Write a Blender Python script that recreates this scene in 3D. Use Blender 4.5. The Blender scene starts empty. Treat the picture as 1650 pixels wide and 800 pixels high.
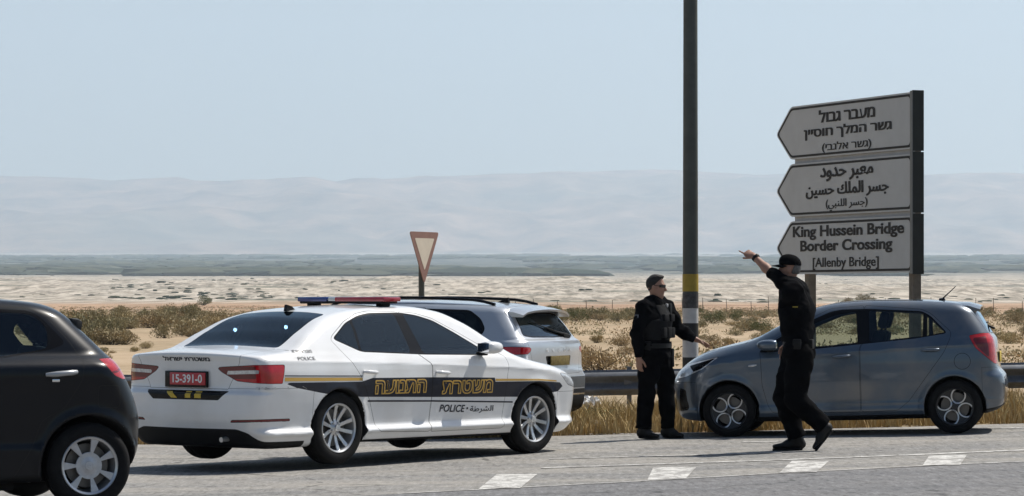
import bpy, bmesh, math, random
import numpy as np
from mathutils import Vector, Matrix

# ------------------------------------------------------------------ camera, world, sun, exposure
SC = bpy.context.scene
COL = SC.collection
R = math.radians
FPX, CAM_Z, PXC, HORIZON = 5200.0, 1.5, 825.0, 481.0

cam_data = bpy.data.cameras.new('camera')
cam = bpy.data.objects.new('camera', cam_data)
COL.objects.link(cam)
cam.location = (0, 0, CAM_Z)
cam.rotation_euler = (R(90), 0, 0)
cam_data.sensor_width = 36.0
cam_data.sensor_fit = 'HORIZONTAL'
cam_data.lens = 36.0 * FPX / 1650.0
cam_data.shift_y = (HORIZON - 400.0) / 1650.0
cam_data.clip_start = 0.5
cam_data.clip_end = 120000.0
SC.camera = cam

SUN_EL, SUN_AZ = 56.0, 54.0            # elevation; azimuth clockwise from +Y
world = bpy.data.worlds.new('World')
SC.world = world
world.use_nodes = True
_nt = world.node_tree
_bg = _nt.nodes['Background']
_sky = _nt.nodes.new('ShaderNodeTexSky')
_sky.sky_type = 'NISHITA'
_sky.sun_disc = False
_sky.sun_elevation = R(SUN_EL)
_sky.sun_rotation = R(SUN_AZ)
_sky.altitude = 0
_sky.air_density = 1.0
_sky.dust_density = 1.0
_sky.ozone_density = 0.7
_nt.links.new(_sky.outputs[0], _bg.inputs[0])
_bg.inputs[1].default_value = 0.062

sun_data = bpy.data.lights.new('sun', 'SUN')
sun = bpy.data.objects.new('sun', sun_data)
COL.objects.link(sun)
sun_dir = Vector((math.cos(R(SUN_EL)) * math.sin(R(SUN_AZ)), math.cos(R(SUN_EL)) * math.cos(R(SUN_AZ)), math.sin(R(SUN_EL))))
sun.rotation_euler = sun_dir.to_track_quat('Z', 'Y').to_euler()
sun.location = (20, 20, 40)
sun_data.energy = 5.0
sun_data.angle = R(0.53)
sun_data.color = (1.0, 0.945, 0.86)

SC.view_settings.view_transform = 'Standard'
SC.view_settings.look = 'None'
SC.view_settings.exposure = 0.4
SC.view_settings.gamma = 1.0
SC.view_settings.use_curve_mapping = False
SC.render.engine = 'CYCLES'
SC.cycles.max_bounces = 8
SC.cycles.volume_bounces = 1
SC.cycles.transparent_max_bounces = 12

rng = np.random.default_rng(7)
random.seed(7)

# ------------------------------------------------------------------ small helpers
def tag(o, label=None, cat=None, group=None, kind=None):
    if label: o['label'] = label
    if cat: o['category'] = cat
    if group: o['group'] = group
    if kind: o['kind'] = kind
    return o

def empty(name, loc=(0, 0, 0), rot=(0, 0, 0)):
    o = bpy.data.objects.new(name, None)
    o.empty_display_size = 0.1
    COL.objects.link(o)
    o.location = loc
    o.rotation_euler = rot
    return o

def link(name, me, parent=None):
    o = bpy.data.objects.new(name, me)
    COL.objects.link(o)
    if parent is not None: o.parent = parent
    return o

def mesh_np(name, V, F, mats, parent=None, mi=None, N=None, smooth=True):
    """V (n,3), F (m,3) or (m,4) arrays -> one mesh object."""
    V = np.asarray(V, np.float32); F = np.asarray(F, np.int32)
    me = bpy.data.meshes.new(name)
    k = F.shape[1]
    me.vertices.add(len(V)); me.vertices.foreach_set('co', V.ravel())
    me.loops.add(F.size); me.loops.foreach_set('vertex_index', F.ravel())
    me.polygons.add(len(F))
    me.polygons.foreach_set('loop_start', np.arange(0, F.size, k, dtype=np.int32))
    me.polygons.foreach_set('loop_total', np.full(len(F), k, np.int32))
    for m in (mats if isinstance(mats, (list, tuple)) else [mats]): me.materials.append(m)
    if mi is not None: me.polygons.foreach_set('material_index', np.asarray(mi, np.int32))
    me.polygons.foreach_set('use_smooth', np.full(len(F), bool(smooth)))
    me.update(calc_edges=True)
    me.validate()
    if N is not None and len(me.vertices) == len(N):
        me.normals_split_custom_set_from_vertices([tuple(n) for n in np.asarray(N, float)])
    return link(name, me, parent)

class MB:
    """collects boxes, tubes, lathes, prisms; build() links them as one mesh object"""
    def __init__(s): s.v, s.f, s.m, s.sm = [], [], [], []
    def add(s, V, F, m=0, smooth=False, M=None):
        b = len(s.v)
        for p in V:
            p = Vector(p)
            s.v.append(tuple(M @ p) if M is not None else tuple(p))
        for f in F:
            s.f.append([i + b for i in f]); s.m.append(m); s.sm.append(smooth)
    def box(s, c, d, m=0, M=None, bevel=0.0):
        if bevel > 0:
            bm = bmesh.new(); bmesh.ops.create_cube(bm, size=1)
            for v in bm.verts: v.co = Vector((v.co.x * d[0], v.co.y * d[1], v.co.z * d[2]))
            bmesh.ops.bevel(bm, geom=bm.edges[:], offset=bevel, segments=2, affect='EDGES', profile=0.6)
            bm.verts.index_update()
            s.add([v.co + Vector(c) for v in bm.verts], [[v.index for v in f.verts] for f in bm.faces], m, True, M)
            bm.free(); return
        x, y, z = c; a, b, e = d[0] / 2, d[1] / 2, d[2] / 2
        V = [(x + i * a, y + j * b, z + k * e) for i in (-1, 1) for j in (-1, 1) for k in (-1, 1)]
        s.add(V, [(0, 1, 3, 2), (4, 6, 7, 5), (0, 4, 5, 1), (2, 3, 7, 6), (0, 2, 6, 4), (1, 5, 7, 3)], m, False, M)
    def tube(s, pts, rad, n=10, m=0, M=None, caps=True):
        pts = [Vector(p) for p in pts]
        if not isinstance(rad, (list, tuple)): rad = [rad] * len(pts)
        V, F = [], []
        up = None
        for i, p in enumerate(pts):
            d = (pts[min(i + 1, len(pts) - 1)] - pts[max(i - 1, 0)]).normalized()
            if up is None: up = Vector((0, 0, 1)) if abs(d.z) < 0.9 else Vector((0, 1, 0))
            a = d.cross(up).normalized(); b = a.cross(d).normalized(); up = b
            for k in range(n):
                t = 2 * math.pi * k / n
                V.append(p + (a * math.cos(t) + b * math.sin(t)) * rad[i])
        for i in range(len(pts) - 1):
            for k in range(n):
                F.append((i * n + k, i * n + (k + 1) % n, (i + 1) * n + (k + 1) % n, (i + 1) * n + k))
        if caps:
            F.append(tuple(range(n))); F.append(tuple((len(pts) - 1) * n + k for k in reversed(range(n))))
        s.add(V, F, m, True, M)
    def lathe(s, prof, n=40, m=0, M=None):
        """profile of (radius, axial) about the local Y axis"""
        V, F = [], []
        k = len(prof)
        for i in range(n):
            t = 2 * math.pi * i / n
            for r, a in prof: V.append((r * math.cos(t), a, r * math.sin(t)))
        for i in range(n):
            for j in range(k - 1):
                F.append((i * k + j, i * k + j + 1, ((i + 1) % n) * k + j + 1, ((i + 1) % n) * k + j))
        s.add(V, F, m, True, M)
    def prism(s, poly, y0, y1, m=0, M=None):
        """polygon in (x,z) extruded in y"""
        n = len(poly)
        V = [(x, y0, z) for x, z in poly] + [(x, y1, z) for x, z in poly]
        F = [tuple(range(n)), tuple(reversed(range(n, 2 * n)))] + [(i, i + n, (i + 1) % n + n, (i + 1) % n) for i in range(n)]
        s.add(V, F, m, False, M)
    def build(s, name, mats, parent=None):
        me = bpy.data.meshes.new(name)
        me.from_pydata(s.v, [], s.f)
        for q in (mats if isinstance(mats, (list, tuple)) else [mats]): me.materials.append(q)
        me.polygons.foreach_set('material_index', s.m)
        me.polygons.foreach_set('use_smooth', s.sm)
        bm = bmesh.new(); bm.from_mesh(me)
        bmesh.ops.recalc_face_normals(bm, faces=bm.faces[:])
        for e in bm.edges:
            if len(e.link_faces) == 2 and e.calc_face_angle(0) > R(38): e.smooth = False
        bm.to_mesh(me); bm.free()
        return link(name, me, parent)

# ------------------------------------------------------------------ materials
def principled(name):
    m = bpy.data.materials.new(name); m.use_nodes = True
    return m, m.node_tree, m.node_tree.nodes['Principled BSDF']

def mat(name, col, rough=0.6, metal=0.0, var=0.0, vscale=6.0, bump=0.0, bscale=60.0, coat=0.0, dust=0.0, spec=0.5, coatr=0.04, emit=None, estr=0.0, alpha=None):
    m, nt, b = principled(name)
    b.inputs['Roughness'].default_value = rough
    b.inputs['Metallic'].default_value = metal
    b.inputs['Specular IOR Level'].default_value = spec
    b.inputs['Coat Weight'].default_value = coat
    b.inputs['Coat Roughness'].default_value = coatr
    b.inputs['Base Color'].default_value = (*col, 1)
    L = nt.links.new
    tc = nt.nodes.new('ShaderNodeTexCoord')
    if var > 0:
        n = nt.nodes.new('ShaderNodeTexNoise'); n.inputs['Scale'].default_value = vscale; n.inputs['Detail'].default_value = 6; n.inputs['Roughness'].default_value = 0.65
        L(tc.outputs['Object'], n.inputs['Vector'])
        r = nt.nodes.new('ShaderNodeMapRange'); r.inputs['From Min'].default_value = 0.3; r.inputs['From Max'].default_value = 0.7
        r.inputs['To Min'].default_value = 1 - var; r.inputs['To Max'].default_value = 1 + var
        L(n.outputs['Fac'], r.inputs['Value'])
        h = nt.nodes.new('ShaderNodeMix'); h.data_type = 'RGBA'; h.blend_type = 'MULTIPLY'; h.inputs['Factor'].default_value = 1
        h.inputs['A'].default_value = (*col, 1)
        L(r.outputs['Result'], h.inputs['B']); L(h.outputs['Result'], b.inputs['Base Color'])
        if dust > 0:
            n2 = nt.nodes.new('ShaderNodeTexNoise'); n2.inputs['Scale'].default_value = 2.2; n2.inputs['Detail'].default_value = 8
            L(tc.outputs['Object'], n2.inputs['Vector'])
            r2 = nt.nodes.new('ShaderNodeMapRange'); r2.inputs['From Min'].default_value = 0.42; r2.inputs['From Max'].default_value = 0.8; r2.inputs['To Max'].default_value = dust
            L(n2.outputs['Fac'], r2.inputs['Value'])
            d = nt.nodes.new('ShaderNodeMix'); d.data_type = 'RGBA'; d.inputs['B'].default_value = (0.36, 0.30, 0.23, 1)
            L(r2.outputs['Result'], d.inputs['Factor']); L(h.outputs['Result'], d.inputs['A']); L(d.outputs['Result'], b.inputs['Base Color'])
            r3 = nt.nodes.new('ShaderNodeMapRange'); r3.inputs['From Min'].default_value = 0.35; r3.inputs['From Max'].default_value = 0.75
            r3.inputs['To Min'].default_value = 0.02; r3.inputs['To Max'].default_value = 0.16
            L(n2.outputs['Fac'], r3.inputs['Value']); L(r3.outputs['Result'], b.inputs['Coat Roughness'])
    if bump > 0:
        n = nt.nodes.new('ShaderNodeTexNoise'); n.inputs['Scale'].default_value = bscale; n.inputs['Detail'].default_value = 4
        L(tc.outputs['Object'], n.inputs['Vector'])
        bp = nt.nodes.new('ShaderNodeBump'); bp.inputs['Strength'].default_value = bump; bp.inputs['Distance'].default_value = 0.01
        L(n.outputs['Fac'], bp.inputs['Height']); L(bp.outputs['Normal'], b.inputs['Normal'])
    if emit:
        b.inputs['Emission Color'].default_value = (*emit, 1); b.inputs['Emission Strength'].default_value = estr
    return m

def glass(name, tint, refl=1.0):
    m = bpy.data.materials.new(name); m.use_nodes = True
    nt = m.node_tree; nt.nodes.clear(); L = nt.links.new
    out = nt.nodes.new('ShaderNodeOutputMaterial')
    t = nt.nodes.new('ShaderNodeBsdfTransparent'); t.inputs['Color'].default_value = (*tint, 1)
    g = nt.nodes.new('ShaderNodeBsdfGlossy'); g.inputs['Roughness'].default_value = 0.02; g.inputs['Color'].default_value = (0.72, 0.87, 1, 1)
    f = nt.nodes.new('ShaderNodeFresnel'); f.inputs['IOR'].default_value = 1.52
    k = nt.nodes.new('ShaderNodeMath'); k.operation = 'MULTIPLY'; k.inputs[1].default_value = refl; k.use_clamp = True
    mx = nt.nodes.new('ShaderNodeMixShader')
    L(f.outputs[0], k.inputs[0]); L(k.outputs[0], mx.inputs[0]); L(t.outputs[0], mx.inputs[1]); L(g.outputs[0], mx.inputs[2]); L(mx.outputs[0], out.inputs[0])
    return m

# ------------------------------------------------------------------ numpy geometry kit
class pchip:
    """monotone cubic through points, straight beyond the ends"""
    def __init__(s, pts):
        a = np.array(sorted(pts), float); x, y = a[:, 0], a[:, 1]
        h = np.diff(x); d = np.diff(y) / h
        m = np.zeros(len(x)); m[0], m[-1] = d[0], d[-1]
        for i in range(1, len(x) - 1):
            if d[i - 1] * d[i] > 0:
                w1, w2 = 2 * h[i] + h[i - 1], h[i] + 2 * h[i - 1]
                m[i] = (w1 + w2) / (w1 / d[i - 1] + w2 / d[i])
        s.x, s.y, s.m, s.h = x, y, m, h
    def __call__(s, q):
        q = np.asarray(q, float)
        i = np.clip(np.searchsorted(s.x, q) - 1, 0, len(s.h) - 1)
        t = (q - s.x[i]) / s.h[i]; tc = np.clip(t, 0, 1)
        h = s.h[i]
        v = (s.y[i] * (1 + 2 * tc) * (1 - tc) ** 2 + h * s.m[i] * tc * (1 - tc) ** 2 + s.y[i + 1] * tc * tc * (3 - 2 * tc) + h * s.m[i + 1] * tc * tc * (tc - 1))
        return v + np.where(t < 0, s.m[0] * (q - s.x[0]), 0) + np.where(t > 1, s.m[-1] * (q - s.x[-1]), 0)
    def d(s, q, e=0.01): return (s(q + e) - s(q - e)) / (2 * e)

def smax(a, b, k):
    h = np.clip(k - np.abs(a - b), 0, None) / k
    return np.maximum(a, b) + h * h * k * 0.25
def smin(a, b, k): return -smax(-a, -b, k)
def sstep(a, b, x):
    t = np.clip((x - a) / (b - a), 0, 1); return t * t * (3 - 2 * t)

def rpoly(pts, r=0.0, n=4):
    """round the corners of a polygon by about r"""
    if r <= 0: return np.array(pts, float)
    P = [np.array(p, float) for p in pts]; out = []
    P = [p for i, p in enumerate(P) if np.linalg.norm(p - P[i - 1]) > 1e-6]
    for i, p in enumerate(P):
        a, b = P[i - 1] - p, P[(i + 1) % len(P)] - p
        la, lb = np.linalg.norm(a), np.linalg.norm(b)
        q = min(r, la * 0.45, lb * 0.45)
        s, e = p + a / la * q, p + b / lb * q
        for k in range(n + 1):
            t = k / n; out.append(s * (1 - t) ** 2 + 2 * p * t * (1 - t) + e * t * t)
    return np.array(out)

def sdpoly(pts, r=0.0):
    P = rpoly(pts, r); Q = np.roll(P, -1, 0)
    def f(u, v):
        u = np.asarray(u, float); v = np.asarray(v, float)
        best = np.full(u.shape, 1e9); ins = np.zeros(u.shape, bool)
        for (ax, ay), (bx, by) in zip(P, Q):
            ex, ey = bx - ax, by - ay
            L = ex * ex + ey * ey + 1e-12
            t = np.clip(((u - ax) * ex + (v - ay) * ey) / L, 0, 1)
            d = (u - ax - t * ex) ** 2 + (v - ay - t * ey) ** 2
            best = np.minimum(best, d)
            c = ((ay > v) != (by > v))
            if abs(ey) > 1e-12: ins ^= c & (u < ex * (v - ay) / ey + ax)
        d = np.sqrt(best)
        return np.where(ins, -d, d)
    return f

def surface_net(val, lo, h):
    """naive surface nets on a regular grid; returns V, quads"""
    lo = np.asarray(lo, float)
    ins = val < 0
    nx, ny, nz = val.shape
    cs = np.zeros((nx - 1, ny - 1, nz - 1), np.int8)
    for a in (0, 1):
        for b in (0, 1):
            for c in (0, 1): cs += ins[a:nx - 1 + a, b:ny - 1 + b, c:nz - 1 + c]
    act = (cs > 0) & (cs < 8)
    I = np.argwhere(act)
    idx = np.full(act.shape, -1, np.int32); idx[act] = np.arange(len(I))
    acc = np.zeros((len(I), 3)); cnt = np.zeros(len(I))
    corners = [(a, b, c) for a in (0, 1) for b in (0, 1) for c in (0, 1)]
    cv = {c: val[I[:, 0] + c[0], I[:, 1] + c[1], I[:, 2] + c[2]].astype(float) for c in corners}
    for ax in range(3):
        for c in corners:
            if c[ax]: continue
            d = list(c); d[ax] = 1; d = tuple(d)
            v0, v1 = cv[c], cv[d]
            x = (v0 < 0) != (v1 < 0)
            t = np.where(x, v0 / np.where(x, v0 - v1, 1), 0)
            p = np.array(c, float)[None, :].repeat(len(I), 0); p[:, ax] = t
            acc += np.where(x[:, None], p, 0); cnt += x
    V = lo + (I + acc / cnt[:, None]) * h
    Q = []
    for ax in range(3):
        o1, o2 = [(1, 2), (2, 0), (0, 1)][ax]
        s0 = [slice(None)] * 3; s1 = [slice(None)] * 3
        s0[ax] = slice(0, -1); s1[ax] = slice(1, None)
        for o in (o1, o2): s0[o] = slice(1, -1); s1[o] = slice(1, -1)
        A, B = ins[tuple(s0)], ins[tuple(s1)]
        for (cond, flip) in ((A & ~B, False), (~A & B, True)):
            e = np.argwhere(cond)
            if not len(e): continue
            base = e.copy(); base[:, o1] += 1; base[:, o2] += 1
            def cell(d1, d2):
                c = base.copy(); c[:, o1] -= d1; c[:, o2] -= d2
                return idx[c[:, 0], c[:, 1], c[:, 2]]
            q = np.stack([cell(1, 1), cell(0, 1), cell(0, 0), cell(1, 0)], 1)
            Q.append(q[:, ::-1] if flip else q)
    return V, np.concatenate(Q)

def tri(Q):
    return np.concatenate([Q[:, [0, 1, 2]], Q[:, [0, 2, 3]]])

class Surf:
    def __init__(s, V, N, T): s.V, s.N, s.T = V, N, T
    def compact(s):
        u, inv = np.unique(s.T, return_inverse=True)
        return Surf(s.V[u], s.N[u], inv.reshape(-1, 3))
    def split(s, f):
        """(part where f<0, the rest), cutting triangles along f=0"""
        if len(s.T) == 0: return s, s
        d = np.asarray(f(s.V), float); d = np.where(np.abs(d) < 1e-6, 1e-6, d)
        neg = d < 0; n = neg[s.T].sum(1)
        Tin, Tout, Tm = s.T[n == 3], s.T[n == 0], s.T[(n > 0) & (n < 3)]
        if not len(Tm): return Surf(s.V, s.N, Tin).compact() if len(Tin) else Surf(s.V[:0], s.N[:0], Tin), Surf(s.V, s.N, Tout).compact() if len(Tout) else Surf(s.V[:0], s.N[:0], Tout)
        k = neg[Tm].sum(1); lone = np.where(k == 1, np.argmax(neg[Tm], 1), np.argmin(neg[Tm], 1))
        r = np.arange(len(Tm)); a, b, c = Tm[r, lone], Tm[r, (lone + 1) % 3], Tm[r, (lone + 2) % 3]
        E = np.concatenate([np.stack([a, b], 1), np.stack([a, c], 1)]); Es = np.sort(E, 1)
        key = Es[:, 0].astype(np.int64) * len(s.V) + Es[:, 1]
        uk, first, inv = np.unique(key, return_index=True, return_inverse=True)
        e0, e1 = Es[first, 0], Es[first, 1]
        t = (d[e0] / (d[e0] - d[e1]))[:, None]
        V = np.concatenate([s.V, s.V[e0] * (1 - t) + s.V[e1] * t])
        N = s.N[e0] * (1 - t) + s.N[e1] * t; N /= np.linalg.norm(N, axis=1)[:, None] + 1e-12
        N = np.concatenate([s.N, N])
        ab, ac = len(s.V) + inv[:len(Tm)], len(s.V) + inv[len(Tm):]
        t1 = np.stack([a, ab, ac], 1); t2 = np.stack([ab, b, c], 1); t3 = np.stack([ab, c, ac], 1)
        one = k == 1
        Tin = np.concatenate([Tin, t1[one], t2[~one], t3[~one]])
        Tout = np.concatenate([Tout, t1[~one], t2[one], t3[one]])
        return Surf(V, N, Tin).compact(), Surf(V, N, Tout).compact()

def join_surf(L):
    L = [s for s in L if len(s.T)]
    if not L: return None
    V, N, T, b = [], [], [], 0
    for s in L: V.append(s.V); N.append(s.N); T.append(s.T + b); b += len(s.V)
    return Surf(np.concatenate(V), np.concatenate(N), np.concatenate(T))

def components(s):
    """connected pieces of a surface"""
    if len(s.T) == 0: return []
    lab = np.arange(len(s.V))
    while True:
        m = lab[s.T].min(1); new = lab.copy()
        for i in range(3): np.minimum.at(new, s.T[:, i], m)
        new = new[new]
        if (new == lab).all(): break
        lab = new
    tl = lab[s.T[:, 0]]
    return [Surf(s.V, s.N, s.T[tl == k]).compact() for k in np.unique(tl) if (tl == k).sum() > 3]

def fbm(x, y, octaves=5, seed=0, gain=0.5, lac=2.03):
    """value noise, about -1..1"""
    tot = np.zeros(np.broadcast(x, y).shape); amp = 1.0; norm = 0
    for o in range(octaves):
        xs, ys = x * lac ** o + 17.3 * o + seed * 3.7, y * lac ** o - 9.1 * o + seed * 7.9
        xi, yi = np.floor(xs).astype(np.int64), np.floor(ys).astype(np.int64)
        fx, fy = xs - xi, ys - yi
        fx, fy = fx * fx * fx * (fx * (fx * 6 - 15) + 10), fy * fy * fy * (fy * (fy * 6 - 15) + 10)
        def hsh(a, b):
            n = (a * 374761393 + b * 668265263 + (seed * 977 + o * 131) * 1442695041) & 0xffffffff
            n = ((n ^ (n >> 13)) * 1274126177) & 0xffffffff
            return ((n ^ (n >> 16)) & 0xffff) / 32767.5 - 1
        v = (hsh(xi, yi) * (1 - fx) + hsh(xi + 1, yi) * fx) * (1 - fy) + (hsh(xi, yi + 1) * (1 - fx) + hsh(xi + 1, yi + 1) * fx) * fy
        tot = tot + v * amp; norm += amp; amp *= gain
    return tot / norm

# ------------------------------------------------------------------ lettering
def glyphs(text, size=1.0, bold=0.0, align='CENTER', spacing=1.0, sx=1.0):
    """flat triangles (u, v) of a text line"""
    c = bpy.data.curves.new('lettering', 'FONT')
    c.body = text; c.size = size; c.offset = bold; c.align_x = align; c.space_character = spacing
    c.resolution_u = 4
    o = bpy.data.objects.new('lettering', c); COL.objects.link(o)
    dg = bpy.context.evaluated_depsgraph_get(); dg.update()
    me = o.evaluated_get(dg).to_mesh()
    me.calc_loop_triangles()
    V = np.array([v.co[:] for v in me.vertices]).reshape(-1, 3)[:, :2]
    T = np.array([t.vertices[:] for t in me.loop_triangles]).reshape(-1, 3)
    o.evaluated_get(dg).to_mesh_clear()
    bpy.data.objects.remove(o); bpy.data.curves.remove(c)
    a, b = V[T[:, 1]] - V[T[:, 0]], V[T[:, 2]] - V[T[:, 0]]
    neg = a[:, 0] * b[:, 1] - a[:, 1] * b[:, 0] < 0
    T[neg] = T[neg][:, ::-1]
    V = V * np.array([sx, 1.0])
    return V, T

def fit_text(text, u0, u1, v0, v1, bold=0.0, spacing=1.0, ref=None):
    """text scaled to fill the box u0..u1, v0..v1 (ref: the weight that fills the box)"""
    V, T = glyphs(text, 1.0, bold, 'LEFT', spacing)
    W = V if ref is None else glyphs(text, 1.0, ref, 'LEFT', spacing)[0]
    lo, hi = W.min(0), W.max(0)
    V = (V - lo) / (hi - lo)
    return np.stack([u0 + V[:, 0] * (u1 - u0), v0 + V[:, 1] * (v1 - v0)], 1), T

def heb(s):
    r = s[::-1]
    return r.translate(str.maketrans('()', ')('))

_AR = {'م': (0xFEE1, 4), 'ع': (0xFEC9, 4), 'ب': (0xFE8F, 4), 'ر': (0xFEAD, 2), 'ح': (0xFEA1, 4), 'د': (0xFEA9, 2), 'و': (0xFEED, 2), 'ج': (0xFE9D, 4),
       'س': (0xFEB1, 4), 'ا': (0xFE8D, 2), 'ل': (0xFEDD, 4), 'ك': (0xFED9, 4), 'ي': (0xFEF1, 4), 'ن': (0xFEE5, 4), 'ش': (0xFEB5, 4), 'ط': (0xFEC1, 4), 'ة': (0xFE93, 2)}
def arab(s):
    out = []
    for i, ch in enumerate(s):
        if ch not in _AR: out.append(ch); continue
        b, n = _AR[ch]
        prev = i > 0 and s[i - 1] in _AR and _AR[s[i - 1]][1] == 4
        nxt = n == 4 and i + 1 < len(s) and s[i + 1] in _AR
        out.append(chr(b + ((3 if prev else 2) if nxt else (1 if prev else 0))))
    return ''.join(reversed(out)).translate(str.maketrans('()', ')('))
# ------------------------------------------------------------------ the setting: ground, road, far valley and hills
def ground_z(X, Y):
    X = np.asarray(X, float); Y = np.asarray(Y, float)
    near = 1 - sstep(60, 220, Y)
    side = np.clip(X, -2.6, 14) - 1.9
    side = np.where(X > 8, side * 1.0, side)
    g = 0.020 * side * (1 - sstep(10, 30, np.abs(X)))
    g = g + 0.012 * np.clip(30 - Y, 0, 10)
    return g * near

def at_px(px, py):
    """ground point that the photo shows at this pixel"""
    Y = 30.0
    for _ in range(40):
        X = (px - PXC) * Y / FPX
        z = float(ground_z(X, Y)); Y = 0.5 * Y + 0.5 * FPX * (CAM_Z - z) / (py - HORIZON)
    return np.array([(px - PXC) * Y / FPX, Y])

VALLEY = pchip([(-2000, 0), (0, 0), (700, 0), (2000, 9.5), (3500, 24), (5000, 41), (10000, 118), (17500, 240), (33000, 560)])
def far_z(X, Y):
    """rise of the valley far behind the plain"""
    z = VALLEY(Y)
    rug = sstep(800, 1400, Y) * (1 - sstep(1700, 3600, Y))
    z = z + rug * (7.0 * fbm(X / 140.0, Y / 260.0, 5, 3) + 3.0 * np.abs(fbm(X / 45.0, Y / 90.0, 3, 5)))
    z = z + sstep(5500, 9000, Y) * 10 * fbm(X / 1500.0, Y / 1500.0, 3, 8)
    z = z + sstep(60, 140, Y) * (1 - sstep(700, 1000, Y)) * 0.22 * fbm(X / 22.0, Y / 30.0, 3, 11)
    return z

def sheet(name, xs, ys, zf, m, parent=None):
    X, Y = np.meshgrid(xs, ys, indexing='ij')
    Z = zf(X, Y)
    V = np.stack([X, Y, Z], -1).reshape(-1, 3)
    nx, ny = len(xs), len(ys)
    i = (np.arange(nx - 1)[:, None] * ny + np.arange(ny - 1)[None, :]).ravel()
    Q = np.stack([i, i + ny, i + ny + 1, i + 1], 1)
    return mesh_np(name, V, Q, m, parent)

def N(nt, kind, **kw):
    n = nt.nodes.new('ShaderNode' + kind)
    for k, v in kw.items():
        if hasattr(n, k): setattr(n, k, v)
        else: n.inputs[k].default_value = v
    return n

def noise_node(nt, scale, detail=5, rough=0.6, vec=None, sc=(1, 1, 1)):
    n = N(nt, 'TexNoise'); n.inputs['Scale'].default_value = scale; n.inputs['Detail'].default_value = detail; n.inputs['Roughness'].default_value = rough
    if vec is not None:
        if sc != (1, 1, 1):
            mp = N(nt, 'Mapping'); mp.inputs['Scale'].default_value = sc; nt.links.new(vec, mp.inputs['Vector']); vec = mp.outputs[0]
        nt.links.new(vec, n.inputs['Vector'])
    return n.outputs['Fac']
def remap(nt, val, a, b, c=0.0, d=1.0):
    r = N(nt, 'MapRange'); r.inputs['From Min'].default_value = a; r.inputs['From Max'].default_value = b; r.inputs['To Min'].default_value = c; r.inputs['To Max'].default_value = d
    nt.links.new(val, r.inputs['Value']); return r.outputs['Result']
def mixc(nt, fac, A, B, mode='MIX'):
    n = N(nt, 'Mix'); n.data_type = 'RGBA'; n.blend_type = mode
    if isinstance(fac, float): n.inputs['Factor'].default_value = fac
    else: nt.links.new(fac, n.inputs['Factor'])
    for s, v in (('A', A), ('B', B)):
        if isinstance(v, tuple): n.inputs[s].default_value = (*v, 1)
        else: nt.links.new(v, n.inputs[s])
    return n.outputs['Result']
def mathn(nt, op, a, b):
    n = N(nt, 'Math'); n.operation = op
    for i, v in enumerate((a, b)):
        if isinstance(v, (int, float)): n.inputs[i].default_value = v
        else: nt.links.new(v, n.inputs[i])
    return n.outputs[0]

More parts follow.
